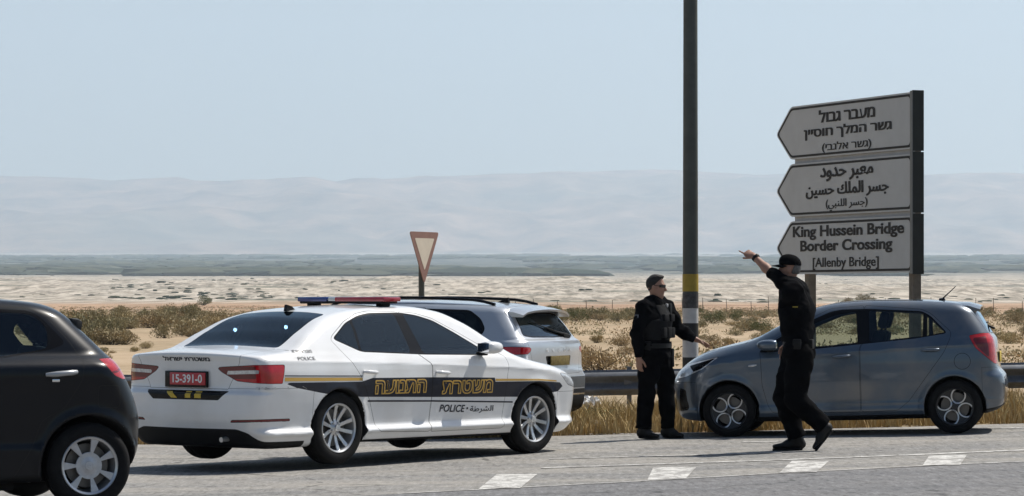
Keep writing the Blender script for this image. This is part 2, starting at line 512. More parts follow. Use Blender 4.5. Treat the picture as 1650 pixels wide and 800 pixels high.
def desert_material():
    m, nt, b = principled('desert ground'); L = nt.links.new
    b.inputs['Roughness'].default_value = 0.95; b.inputs['Specular IOR Level'].default_value = 0.1
    geo = N(nt, 'NewGeometry'); P = geo.outputs['Position']
    sep = N(nt, 'SeparateXYZ'); L(P, sep.inputs[0]); Y = sep.outputs['Y']
    # sandy plain with gravel and low brush
    n1 = noise_node(nt, 0.09, 6, 0.62, P); n2 = noise_node(nt, 1.7, 6, 0.7, P); n3 = noise_node(nt, 0.035, 5, 0.6, P)
    sand = mixc(nt, remap(nt, n1, 0.35, 0.68), (0.46, 0.36, 0.25), (0.37, 0.275, 0.18))
    sand = mixc(nt, remap(nt, n2, 0.3, 0.72, 0, 0.55), sand, (0.27, 0.20, 0.13))
    brush = remap(nt, n3, 0.47, 0.6, 0, 0.75)
    brush = mathn(nt, 'MULTIPLY', brush, remap(nt, n2, 0.38, 0.6))
    sand = mixc(nt, brush, sand, (0.13, 0.115, 0.06))
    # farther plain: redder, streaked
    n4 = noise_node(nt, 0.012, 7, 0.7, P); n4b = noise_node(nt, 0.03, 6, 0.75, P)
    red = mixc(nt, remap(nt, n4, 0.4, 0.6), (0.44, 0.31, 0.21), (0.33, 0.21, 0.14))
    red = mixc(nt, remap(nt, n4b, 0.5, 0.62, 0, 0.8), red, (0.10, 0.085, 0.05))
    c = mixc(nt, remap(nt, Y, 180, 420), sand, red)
    # pale marl badlands
    n5 = noise_node(nt, 0.008, 9, 0.74, P); n6 = noise_node(nt, 1.0, 6, 0.65, P, (0.0075, 0.0016, 1)); n6b = noise_node(nt, 1.0, 6, 0.72, P, (0.21, 0.0052, 1)); n6c = noise_node(nt, 1.0, 5, 0.7, P, (0.05, 0.0022, 1))
    marl = mixc(nt, remap(nt, n5, 0.36, 0.64), (0.40, 0.345, 0.28), (0.19, 0.17, 0.14))
    marl = mixc(nt, remap(nt, n6b, 0.48, 0.58, 0, 0.9), marl, (0.50, 0.445, 0.375))
    marl = mixc(nt, remap(nt, n6b, 0.46, 0.36, 0, 0.85), marl, (0.13, 0.12, 0.095))
    marl = mixc(nt, remap(nt, n6c, 0.46, 0.34, 0, 0.55), marl, (0.20, 0.19, 0.16))
    marl = mixc(nt, remap(nt, n6, 0.56, 0.64, 0, 0.7), marl, (0.075, 0.095, 0.07))
    edge = mathn(nt, 'ADD', Y, remap(nt, n4, 0.2, 0.8, -220, 220))
    c = mixc(nt, remap(nt, edge, 760, 960), c, marl)
    # farmland on the valley floor: dark groves, pale fields
    n7 = noise_node(nt, 1.0, 8, 0.72, P, (0.016, 0.0016, 1)); n8 = noise_node(nt, 1.0, 6, 0.7, P, (0.0075, 0.0016, 1))
    farm = mixc(nt, remap(nt, n7, 0.49, 0.58), (0.012, 0.026, 0.026), (0.17, 0.165, 0.13))
    farm = mixc(nt, remap(nt, n8, 0.59, 0.66, 0, 0.9), farm, (0.46, 0.40, 0.33))
    e2 = mathn(nt, 'ADD', Y, remap(nt, n8, 0.35, 0.65, -1500, 1500))
    c = mixc(nt, remap(nt, e2, 3900, 5200), c, farm)
    n9 = noise_node(nt, 1.0, 6, 0.65, P, (0.0016, 0.00035, 1))
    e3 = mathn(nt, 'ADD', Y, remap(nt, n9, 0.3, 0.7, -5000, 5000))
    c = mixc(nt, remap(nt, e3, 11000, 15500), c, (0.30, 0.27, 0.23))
    L(c, b.inputs['Base Color'])
    bp = N(nt, 'Bump'); bp.inputs['Strength'].default_value = 0.5; bp.inputs['Distance'].default_value = 0.08
    L(n2, bp.inputs['Height']); L(bp.outputs['Normal'], b.inputs['Normal'])
    return m

def asphalt_material(name, col, sandc, sand_amt):
    m, nt, b = principled(name); L = nt.links.new
    b.inputs['Roughness'].default_value = 0.9; b.inputs['Specular IOR Level'].default_value = 0.25
    geo = N(nt, 'NewGeometry'); P = geo.outputs['Position']
    n1 = noise_node(nt, 38, 3, 0.75, P); ng = noise_node(nt, 1.0, 3, 0.8, P, (16, 2.6, 1)); nk = noise_node(nt, 1.0, 4, 0.6, P, (0.12, 2.2, 1)); n2 = noise_node(nt, 0.9, 6, 0.65, P, (0.45, 1, 1)); n3 = noise_node(nt, 7, 5, 0.7, P)
    c = mixc(nt, remap(nt, n1, 0.3, 0.7), tuple(k * 0.55 for k in col), tuple(min(1, k * 1.5) for k in col))
    c = mixc(nt, remap(nt, n2, 0.42, 0.68, 0, 0.5), c, tuple(k * 0.72 for k in col))
    c = mixc(nt, remap(nt, ng, 0.47, 0.36, 0, 0.6), c, tuple(k * 0.35 for k in col))
    c = mixc(nt, remap(nt, ng, 0.55, 0.66, 0, 0.45), c, tuple(min(1, k * 1.9) for k in col))
    c = mixc(nt, remap(nt, nk, 0.57, 0.72, 0, 0.45), c, tuple(k * 0.5 for k in col))
    s = mathn(nt, 'MULTIPLY', remap(nt, n2, 0.60, 0.36, 0, sand_amt), remap(nt, n3, 0.3, 0.62, 0.25, 1))
    c = mixc(nt, s, c, sandc)
    v = N(nt, 'TexVoronoi'); v.feature = 'DISTANCE_TO_EDGE'; v.inputs['Scale'].default_value = 0.33; L(P, v.inputs['Vector'])
    wob = noise_node(nt, 3, 4, 0.6, P)
    cr = remap(nt, mathn(nt, 'ADD', v.outputs['Distance'], remap(nt, wob, 0, 1, -0.03, 0.03)), 0.0, 0.006, 0.6, 0.0)
    c = mixc(nt, cr, c, (0.03, 0.03, 0.03))
    L(c, b.inputs['Base Color'])
    bp = N(nt, 'Bump'); bp.inputs['Strength'].default_value = 0.5; bp.inputs['Distance'].default_value = 0.006
    L(n1, bp.inputs['Height']); L(bp.outputs['Normal'], b.inputs['Normal'])
    return m

M_DESERT = desert_material()
M_ROAD = asphalt_material('asphalt lane', (0.155, 0.155, 0.159), (0.28, 0.25, 0.21), 0.15)
M_SHOULDER = asphalt_material('dusty asphalt', (0.205, 0.202, 0.196), (0.40, 0.36, 0.30), 0.45)

_xs = np.unique(np.concatenate([np.linspace(-30, 30, 61), np.linspace(-160, 160, 81), np.linspace(-1300, 1300, 150), np.linspace(-6000, 6000, 110), [-14000, -10000, -8000, 8000, 10000, 14000]]))
_ys = np.unique(np.concatenate([np.linspace(-150, 0, 8), np.linspace(5, 60, 56), np.geomspace(60, 800, 110), np.linspace(800, 5200, 260), np.linspace(5200, 30000, 100)]))
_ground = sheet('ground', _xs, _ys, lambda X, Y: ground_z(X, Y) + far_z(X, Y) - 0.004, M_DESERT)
tag(_ground, kind='structure')

# the far hills across the valley
def hills_z(X, Y):
    crest = np.interp(X, [-9000, -4200, -3400, -2900, -1900, -1100, 50, 900, 2000, 3000, 4300, 9000], [940, 925, 910, 880, 890, 900, 955, 1000, 965, 960, 950, 960])
    up = sstep(18000, 25500, Y) ** 0.9
    base = VALLEY(Y)
    z = base + up * (crest - 375)
    rough = fbm(X / 2600, Y / 2600, 6, 21)
    gul = 1 - np.abs(fbm(X / 900, Y / 2400, 5, 23))
    z = z + sstep(17600, 20000, Y) * (1 - 0.85 * sstep(22500, 25500, Y)) * (170 * rough + 190 * (gul - 0.75)) + 10 * fbm(X / 500, Y / 500, 3, 29) * up
    return np.where(Y > 25500, z - (Y - 25500) * 0.05, z)
def hills_material():
    m, nt, b = principled('hill rock'); L = nt.links.new
    b.inputs['Roughness'].default_value = 1; b.inputs['Specular IOR Level'].default_value = 0.0
    geo = N(nt, 'NewGeometry'); P = geo.outputs['Position']
    n = noise_node(nt, 0.0021, 9, 0.74, P); n2 = noise_node(nt, 0.00035, 5, 0.6, P)
    c = mixc(nt, remap(nt, n, 0.36, 0.64), (0.38, 0.265, 0.20), (0.065, 0.055, 0.05))
    c = mixc(nt, remap(nt, n2, 0.48, 0.62, 0, 0.5), c, (0.13, 0.14, 0.12))
    L(c, b.inputs['Base Color']); return m
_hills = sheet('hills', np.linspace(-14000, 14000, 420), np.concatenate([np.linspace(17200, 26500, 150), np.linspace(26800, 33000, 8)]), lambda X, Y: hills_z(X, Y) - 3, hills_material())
tag(_hills, kind='structure')

def distant_groves():
    """tree clumps and bushes far out in the valley, past counting"""
    r = np.random.default_rng(91); V, F, base = [], [], 0
    ring = np.array([(math.cos(t), math.sin(t)) for t in np.linspace(0, 2 * np.pi, 7)[:-1]])
    for n, y0, y1, s0, s1, thr, sc, xa, xb in ((420, 1100, 2400, .5, 1.5, -.05, (40, 200), -.124, -.074), (900, 900, 4200, .4, 1.3, .0, (150, 400), -.19, .19), (17000, 3900, 15500, 8, 34, -.04, (330, 1300), -.19, .19)):
        Y = np.exp(r.uniform(np.log(y0), np.log(y1), n)); X = r.uniform(xa, xb, n) * Y
        k = fbm(X / sc[0], Y / sc[1], 5, 61); q = k > thr; X, Y = X[q], Y[q]; n = len(X); Z = ground_z(X, Y) + far_z(X, Y)
        s = r.uniform(s0, s1, n) * r.uniform(.6, 1.0, n); h = np.minimum(s * r.uniform(.35, .7, n), r.uniform(4, 11, n)); el = r.uniform(1, 2.2, n)
        rows = []
        for (rad, zz) in ((1.0, -.1), (1.12, .4), (.7, .85)):
            j = r.uniform(.7, 1.3, (n, 6)); rows.append(np.stack([X[:, None] + ring[:, 0] * (s * el)[:, None] * rad * j, Y[:, None] + ring[:, 1] * s[:, None] * rad * j, Z[:, None] + h[:, None] * zz * r.uniform(.8, 1.2, (n, 6))], 2))
        top = np.stack([X, Y, Z + h], 1)[:, None, :]
        P = np.concatenate(rows + [top], 1); V.append(P.reshape(-1, 3)); o = base + np.arange(n)[:, None] * 19
        for a in range(2):
            for i in range(6):
                i2 = (i + 1) % 6; F += [o + np.array([a * 6 + i, a * 6 + i2, a * 6 + 6 + i2]), o + np.array([a * 6 + i, a * 6 + 6 + i2, a * 6 + 6 + i])]
        for i in range(6): F.append(o + np.array([12 + i, 12 + (i + 1) % 6, 18]))
        base += n * 19
    m, nt, b = principled('far groves'); b.inputs['Roughness'].default_value = 1; b.inputs['Specular IOR Level'].default_value = 0
    geo = N(nt, 'NewGeometry'); c = mixc(nt, geo.outputs['Random Per Island'], (0.028, 0.043, 0.034), (0.10, 0.105, 0.075)); nt.links.new(c, b.inputs['Base Color'])
    tag(mesh_np('distant_groves', np.concatenate(V), np.concatenate(F), m, smooth=False), kind='stuff')
distant_groves()

# the road: a dusty shoulder and a darker lane in front of it, painted lines and blocks
_lane_px = [(300, 812), (520, 803), (640, 797), (771, 791), (1030, 777.5), (1255, 764.5), (1487, 752.5), (1650, 745.5), (1900, 733.5)]
_lane = np.array([at_px(*p) for p in _lane_px])
_lx = np.concatenate([[-60, -12], _lane[:, 0], [14, 60]]); _ly = np.concatenate([[12, 18], _lane[:, 1], [_lane[-1, 1] + 2.2, _lane[-1, 1] + 9]])
def lane_edge(X): return np.interp(X, _lx, _ly)
def road_edge(X): return 35.75 + 0.16 * (X - 0.8) + 0.10 * fbm(np.asarray(X, float) * 1.3, 0.0 * np.asarray(X, float), 4, 2)
def strip_sheet(name, x0, x1, nx, ya, yb, ny, dz, m):
    xs = np.linspace(x0, x1, nx); t = np.linspace(0, 1, ny)
    X = np.repeat(xs[:, None], ny, 1); Y = ya(xs)[:, None] * (1 - t) + yb(xs)[:, None] * t
    Z = ground_z(X, Y) + dz
    i = (np.arange(nx - 1)[:, None] * ny + np.arange(ny - 1)[None, :]).ravel()
    return mesh_np(name, np.stack([X, Y, Z], -1).reshape(-1, 3), np.stack([i, i + ny, i + ny + 1, i + 1], 1), m)
tag(strip_sheet('road', -55, 55, 160, lambda x: 0 * x - 40, lane_edge, 60, 0.004, M_ROAD), kind='structure')
tag(strip_sheet('road_shoulder', -55, 55, 221, lane_edge, road_edge, 30, 0.004, M_SHOULDER), kind='structure')

def paint_material():
    m, nt, b = principled('worn road paint'); L = nt.links.new
    b.inputs['Roughness'].default_value = 0.8
    geo = N(nt, 'NewGeometry'); P = geo.outputs['Position']
    n = noise_node(nt, 9, 6, 0.72, P); n2 = noise_node(nt, 55, 3, 0.7, P)
    n4 = noise_node(nt, 1.0, 5, 0.75, P, (6, 2.2, 1))
    c = mixc(nt, remap(nt, n, 0.46, 0.62, 0, 0.8), (0.60, 0.59, 0.56), (0.26, 0.25, 0.235))
    c = mixc(nt, remap(nt, n4, 0.47, 0.57, 0, 0.95), c, (0.24, 0.23, 0.215))
    c = mixc(nt, remap(nt, n2, 0.45, 0.75, 0, 0.4), c, (0.25, 0.24, 0.22))
    L(c, b.inputs['Base Color']); return m
M_PAINT = paint_material()
def marking(name, quads, nseg=24):
    V, F = [], []
    for (a, b, c, d) in quads:       # a-b far edge, d-c near edge
        a, b, c, d = map(np.array, (a, b, c, d)); o = len(V)
        for i in range(nseg + 1):
            t = i / nseg
            for p in (a * (1 - t) + b * t, d * (1 - t) + c * t):
                V.append((p[0], p[1], float(ground_z(p[0], p[1])) + 0.009))
        for i in range(nseg): F.append((o + 2 * i, o + 2 * i + 1, o + 2 * i + 3, o + 2 * i + 2))
    return tag(mesh_np(name, V, F, M_PAINT), kind='structure')
for blk in ([(1498, 734.6), (1558, 734.6), (1547, 751), (1486.6, 752)], [(1276, 744.4), (1336, 744.4), (1316, 762.5), (1255.5, 764)],
            [(1053, 754.5), (1122, 754.5), (1105, 773), (1043, 775.5)], [(801, 765.7), (866, 765.7), (838, 788.5), (771, 790)]):
    marking('road_marking', [[at_px(*p) for p in blk]])
def line_px(pts, w, x_lo=None):
    q = []
    P = [at_px(*p) for p in pts]
    for a, b in zip(P[:-1], P[1:]):
        q.append((a + (0, w), b + (0, w), b, a))
    return q
marking('lane_line', line_px([(872, 756.5), (1270, 743), (1650, 727.5), (2100, 714)], 0.18))
marking('lane_line', line_px([(885, 741.5), (1090, 736), (1260, 731.5)], 0.10))
marking('lane_line', line_px([(640, 797.5), (771, 791), (1030, 777.5), (1255, 764.5), (1487, 752.5), (1650, 745.5), (1900, 733.5)], 0.07))
marking('lane_line', line_px([(1196, 714.5), (1262, 713)], 0.15))
marking('edge_line', line_px([(880, 702), (1100, 699.5), (1300, 697), (1700, 690.5)], 0.14))

# the air: pale dust haze that the far valley fades into
def haze_box():
    b = MB(); b.box((0, 15950, 1350), (27800, 32300, 2740))
    m = bpy.data.materials.new('dust haze'); m.use_nodes = True
    nt = m.node_tree; nt.nodes.clear()
    out = nt.nodes.new('ShaderNodeOutputMaterial'); v = nt.nodes.new('ShaderNodeVolumePrincipled')
    v.inputs['Color'].default_value = (0.705, 0.85, 0.995, 1)
    v.inputs['Density'].default_value = HAZE
    v.inputs['Anisotropy'].default_value = 0.25
    nt.links.new(v.outputs[0], out.inputs['Volume'])
    o = b.build('haze', m); tag(o, kind='stuff'); return o
HAZE = 6.4e-5
haze_box()
# ------------------------------------------------------------------ car kit
M_RUBBER = mat('tyre rubber', (0.010, 0.010, 0.0105), 0.85, var=0.3, vscale=20, bump=0.2, bscale=90, spec=0.2)
M_DARK = mat('black plastic', (0.008, 0.008, 0.0085), 0.6, var=0.15, spec=0.25)
M_GLOSSBLACK = mat('gloss black trim', (0.006, 0.006, 0.007), 0.22, spec=0.2)
M_GAP = mat('panel gap', (0.006, 0.006, 0.006), 0.9)
M_WELL = mat('wheel well lining', (0.012, 0.012, 0.012), 0.95)
M_CABIN = mat('cabin cloth', (0.02, 0.021, 0.023), 0.85, var=0.2)
M_ALLOY = mat('silver alloy', (0.55, 0.56, 0.57), 0.3, metal=0.75, var=0.08)
M_ALLOYDARK = mat('dark alloy', (0.03, 0.031, 0.033), 0.35, metal=0.3)
M_CHROME = mat('chrome', (0.75, 0.76, 0.78), 0.12, metal=1.0)
M_DISC = mat('brake disc', (0.16, 0.15, 0.14), 0.5, metal=0.8)
M_RED = mat('red lamp lens', (0.42, 0.010, 0.016), 0.12, coat=0.6, var=0.25, vscale=14)
M_REDDARK = mat('dark red lens', (0.13, 0.008, 0.012), 0.15, coat=0.5)
M_CLEAR = mat('clear lamp lens', (0.62, 0.64, 0.66), 0.15, metal=0.4, var=0.3, vscale=30)
G_TINT = glass('tinted glass', (0.19, 0.26, 0.31), 1.2)
G_DARK = glass('dark tinted glass', (0.07, 0.10, 0.13), 0.75)
G_LIGHT = glass('light glass', (0.62, 0.70, 0.66), 1.1)

def side2(f2, ymin=0.3):
    return lambda P: np.maximum(f2(P[:, 0], P[:, 2]), ymin - np.abs(P[:, 1]))
def rear2(f2, xmax):
    return lambda P: np.maximum(f2(P[:, 1], P[:, 2]), P[:, 0] - xmax)
def front2(f2, xmin):
    return lambda P: np.maximum(f2(P[:, 1], P[:, 2]), xmin - P[:, 0])
def top2(f2, zmin):
    return lambda P: np.maximum(f2(P[:, 1], P[:, 0]), zmin - P[:, 2])
def sym(pts):
    """polygon given for y>=0 mirrored to the full width, listed from the first centre point"""
    return list(pts) + [(-y, z) for y, z in reversed(pts)]

class Car:
    def __init__(s, S): s.S = S
    def F(s, P):
        S = s.S
        x, y, z = P[..., 0], P[..., 1], P[..., 2]; ay = np.abs(y)
        zq = z - S['beltc'](x)
        t = S['lean'](x)
        so = 0.5 * (zq + np.sqrt(zq * zq + 0.0006))
        w = S['plan'](x) + S['low'](z) - t * so - S.get('lean2', 0.0) * so * so
        for zc, amp, dlt in S.get('ridges', []):
            w = w + amp * np.exp(-np.abs(z - zc(x)) / dlt)
        if 'flare' in S:
            for xc in S['axles']:
                d = np.hypot(x - xc, z - S['hub'])
                w = w + S['flare'] * np.exp(-((d - S['arch']) / 0.05) ** 2)
        fs = (ay - w) / np.sqrt(1 + t * t)
        zt = S['top'](x) - S['crown'] * y * y
        ft = (z - zt) / np.sqrt(1 + S['top'].d(x) ** 2)
        fr = (S['rear'](z) + S['crear'] * y * y - x) / np.sqrt(1 + S['rear'].d(z) ** 2)
        ff = (x - S['front'](z) + S['cfront'] * y * y) / np.sqrt(1 + S['front'].d(z) ** 2)
        fb = S['under'](x) - z
        f = smax(fs, fr, S['kr']); f = smax(f, ff, S['kf'])
        f = smax(f, ft, S['kt'](x) if callable(S['kt']) else S['kt'])
        f = smax(f, fb, 0.05)
        for xc in S['axles']:
            c = np.maximum(np.hypot(x - xc, z - S['hub']) - S['arch'], 0.48 - ay)
            f = smax(f, -c, 0.012)
        return f
    def grad(s, P, e=0.004):
        g = np.empty_like(P)
        for i in range(3):
            d = np.zeros(3); d[i] = e
            g[:, i] = (s.F(P + d) - s.F(P - d)) / (2 * e)
        return g
    def mesh(s, h=0.02):
        S = s.S
        lo = np.array([S['x0'] - 0.06, -S['wmax'] - 0.06, 0.10]); hi = np.array([S['x1'] + 0.06, S['wmax'] + 0.06, S['ztop'] + 0.06])
        n = np.ceil((hi - lo) / h).astype(int) + 1
        ax = [lo[i] + h * np.arange(n[i]) for i in range(3)]
        G = np.stack(np.meshgrid(*ax, indexing='ij'), -1)
        val = np.concatenate([s.F(G[i:i + 40]) for i in range(0, len(G), 40)])
        V, Q = surface_net(val, lo, h)
        for _ in range(4):
            g = s.grad(V); f = s.F(V)
            st = -(f / np.maximum((g * g).sum(1), 0.2))[:, None] * g
            l = np.linalg.norm(st, axis=1)[:, None]
            V = V + st * np.minimum(1, 0.6 * h / np.maximum(l, 1e-9))
        g = s.grad(V, 0.008)
        return Surf(V, g / (np.linalg.norm(g, axis=1)[:, None] + 1e-9), tri(Q))
    def y_at(s, x, z, sgn):
        """points of the side surface at (x, z)"""
        x, z = np.asarray(x, float), np.asarray(z, float)
        a, b = np.full(x.shape, 0.3), np.full(x.shape, 1.3)
        for _ in range(30):
            m = 0.5 * (a + b); f = s.F(np.stack([x, sgn * m, z], -1)); a = np.where(f < 0, m, a); b = np.where(f < 0, b, m)
        return sgn * a
    def x_rear(s, y, z):
        y, z = np.asarray(y, float), np.asarray(z, float)
        a, b = np.full(y.shape, s.S['x0'] - 0.3), np.full(y.shape, s.S['x0'] + 1.2)
        for _ in range(34):
            m = 0.5 * (a + b); f = s.F(np.stack([m, y, z], -1)); b = np.where(f < 0, m, b); a = np.where(f < 0, a, m)
        return b
    def z_top(s, x, y):
        x, y = np.asarray(x, float), np.asarray(y, float)
        a, b = np.full(x.shape, 0.5), np.full(x.shape, 1.9)
        for _ in range(30):
            m = 0.5 * (a + b); f = s.F(np.stack([x, y, m], -1)); a = np.where(f < 0, m, a); b = np.where(f < 0, b, m)
        return a

def subdivide_tris(V, T, maxlen):
    """split long lettering triangles so that they can follow a curved panel"""
    for _ in range(4):
        L = np.max([np.linalg.norm(V[T[:, i]] - V[T[:, (i + 1) % 3]], axis=1) for i in range(3)], 0)
        big = L > maxlen
        if not big.any(): break
        a, b, c = T[big, 0], T[big, 1], T[big, 2]; n = len(V); k = len(a)
        V = np.concatenate([V, (V[a] + V[b]) / 2, (V[b] + V[c]) / 2, (V[c] + V[a]) / 2])
        ab, bc, ca = n + np.arange(k), n + k + np.arange(k), n + 2 * k + np.arange(k)
        T = np.concatenate([T[~big], np.stack([a, ab, ca], 1), np.stack([ab, b, bc], 1), np.stack([ca, bc, c], 1), np.stack([ab, bc, ca], 1)])
    return V, T
def side_text(car, name, VT, m, parent, sgn=-1, lift=0.004):
    V, T = subdivide_tris(*VT, 0.08)
    y = car.y_at(V[:, 0], V[:, 1], sgn)
    return mesh_np(name, np.stack([V[:, 0], y + sgn * lift, V[:, 1]], 1), T if sgn < 0 else T[:, ::-1], m, parent, smooth=False)
def rear_text(car, name, VT, m, parent, lift=0.004):
    """text box given as (u to the viewer's right, z): u = -y"""
    V, T = subdivide_tris(*VT, 0.08)
    y = -V[:, 0]; x = car.x_rear(y, V[:, 1])
    return mesh_np(name, np.stack([x - lift, y, V[:, 1]], 1), T, m, parent, smooth=False)

def make_wheel(parent, r, width, rim_r, style, sgn, loc, proto=None):
    """wheel > tyre, rim, brake_disc; the outer face looks along +Y of the wheel"""
    if proto is not None:
        w = proto.copy(); COL.objects.link(w); w.parent = parent; w.location = loc; w.rotation_euler = (0, random.uniform(0, 6), 0 if sgn > 0 else math.pi)
        for ch in proto.children:
            c = ch.copy(); COL.objects.link(c); c.parent = w
        return w
    hw = width / 2
    b = MB()                              # hub and barrel
    b.lathe([(rim_r - 0.004, hw - 0.012), (rim_r - 0.012, hw - 0.004), (rim_r - 0.026, hw - 0.014), (rim_r - 0.034, hw - 0.06), (rim_r - 0.05, -hw + 0.02)], 56)
    w = b.build('wheel', style['barrel'], parent)
    t = MB()
    prof = [(rim_r - 0.02, -hw + 0.015), (rim_r, -hw + 0.006), (r - 0.045, -hw), (r - 0.012, -hw + 0.014), (r - 0.003, -hw + 0.035), (r, -0.05)]
    for a in (-0.05, 0.0, 0.05): prof += [(r, a - 0.008), (r - 0.007, a - 0.005), (r - 0.007, a + 0.005), (r, a + 0.008)]
    prof += [(r - 0.003, hw - 0.035), (r - 0.012, hw - 0.014), (r - 0.03, hw - 0.004), (r - 0.045, hw - 0.001), (rim_r + 0.03, hw + 0.001), (rim_r + 0.012, hw - 0.002), (rim_r, hw - 0.006), (rim_r - 0.012, hw - 0.012)]
    t.lathe(prof, 64)
    t.build('tyre', M_RUBBER, w)
    # spoked face cut out of a dished disc
    nr, na = 34, 168
    rr = np.linspace(0.004, rim_r - 0.008, nr); aa = np.linspace(0, 2 * np.pi, na, endpoint=False)
    RR, AA = np.meshgrid(rr, aa, indexing='ij')
    q = RR / rim_r
    Y = hw - 0.012 - style.get('dish', 0.03) * (1 - q ** 2) * sstep(0.0, 0.35, q) * 1.4 - 0.004
    V = np.stack([RR * np.cos(AA), Y, RR * np.sin(AA)], -1).reshape(-1, 3)
    i = np.arange(nr - 1)[:, None] * na; j = np.arange(na)[None, :]; j2 = (j + 1) % na
    Q = np.stack([(i + j).ravel(), (i + j2).ravel(), (i + na + j2).ravel(), (i + na + j).ravel()], 1)
    sf = Surf(V, np.tile([0., 1., 0.], (len(V), 1)), tri(Q))
    hole, face = sf.split(lambda P: style['hole'](np.hypot(P[:, 0], P[:, 2]) / rim_r, np.arctan2(P[:, 2], P[:, 0])))
    def solid(sf, name, m, dep):
        o = mesh_np(name, sf.V, sf.T, m, w)
        md = o.modifiers.new('solid', 'SOLIDIFY'); md.thickness = dep; md.offset = -1
        return o
    if 'ring' in style:
        ring, rest = face.split(lambda P: style['ring'](np.hypot(P[:, 0], P[:, 2]) / rim_r, np.arctan2(P[:, 2], P[:, 0])))
        solid(rest, 'rim', style['face'], 0.014)
        ring.V = ring.V + np.array([0, 0.004, 0]); solid(ring, 'rim_accent', style['accent'], 0.012)
    else:
        solid(face, 'rim', style['face'], 0.016)
    cap = MB(); cap.lathe([(0.0, hw - 0.018), (0.03, hw - 0.019), (0.034, hw - 0.026), (0.034, hw - 0.05)], 24)
    for k in range(5):
        t_ = 2 * math.pi * k / 5 + 0.3
        cap.tube([(0.055 * math.cos(t_), hw - 0.06, 0.055 * math.sin(t_)), (0.055 * math.cos(t_), hw - 0.036, 0.055 * math.sin(t_))], 0.009, 8)
    cap.build('hub_cap', style['face'], w)
    d = MB(); d.lathe([(0.0, -0.012), (rim_r * 0.72, -0.012), (rim_r * 0.72, 0.008), (0.06, 0.008), (0.06, 0.03), (0.0, 0.03)], 40)
    d.build('brake_disc', M_DISC, w)
    d = MB(); d.lathe([(0.0, -hw + 0.03), (rim_r - 0.05, -hw + 0.03)], 40); d.build('wheel_backing', M_WELL, w)
    w.location = loc; w.rotation_euler = (0, style.get('rot', 0.0), 0 if sgn > 0 else math.pi)
    return w

def ang(a, n, off=0.0):
    """signed angle to the nearest of n spokes"""
    p = 2 * np.pi / n; return (a - off + p / 2) % p - p / 2
def st_twin(q, a):                        # ten slim spokes in five splayed pairs: holes where f<0
    d = 1e9
    for s in (-1, 1):
        c = ang(a, 5, s * (0.30 - 0.02 * q))
        d = np.minimum(d, np.abs(c) * q - (0.055 + 0.026 * q))
    return np.maximum.reduce([-d, 0.26 - q, q - 0.93])
def st_cover(q, a):                       # seven broad spokes, holes near the edge
    d = np.abs(ang(a, 7, 0.45)) * q
    return np.maximum.reduce([d - (0.265 - 0.25 * (0.90 - q)), 0.44 - q, q - 0.89])
def loop_c(q, a):
    x, y = q * np.cos(a), q * np.sin(a); best = 1e9
    for k in range(4):
        t = np.pi / 2 * k + 0.62
        u, v = x * np.cos(t) + y * np.sin(t), -x * np.sin(t) + y * np.cos(t)
        best = np.minimum(best, np.hypot((u - 0.585) / 1.10, v) - 0.345)
    return best
def st_loop(q, a): return np.maximum(loop_c(q, a) + 0.05, 0.16 - q)
def ring_loop(q, a): return np.maximum(np.abs(loop_c(q, a)) - 0.034, q - 0.955)

STY_TWIN = dict(barrel=M_ALLOY, face=M_ALLOY, hole=st_twin, dish=0.035, rot=0.2)
STY_COVER = dict(barrel=M_ALLOY, face=mat('silver wheel cover', (0.50, 0.51, 0.53), 0.36, metal=0.45, var=0.12, vscale=25), hole=st_cover, dish=0.012, rot=0.0)
STY_LOOP = dict(barrel=M_ALLOYDARK, face=M_ALLOYDARK, accent=M_ALLOY, hole=st_loop, ring=ring_loop, dish=0.02, rot=0.3)

def seat(parent, x, y, m, z0=0.28):
    b = MB()
    Mb = Matrix.Translation((x, y, z0 + 0.15))
    b.box((0.05, 0, 0.04), (0.50, 0.48, 0.16), 0, Mb, 0.05)
    Mk = Mb @ Matrix.Translation((-0.20, 0, 0.10)) @ Matrix.Rotation(R(-16), 4, 'Y')
    b.box((0, 0, 0.30), (0.14, 0.47, 0.62), 0, Mk, 0.05)
    s = b.build('seat', m, parent)
    h = MB(); h.box((0, 0, 0.73), (0.10, 0.27, 0.19), 0, Mk, 0.045)
    for k in (-1, 1): h.tube([Mk @ Vector((0, 0.06 * k, 0.6)), Mk @ Vector((0, 0.06 * k, 0.66))], 0.008, 6)
    h.build('headrest', m, s)

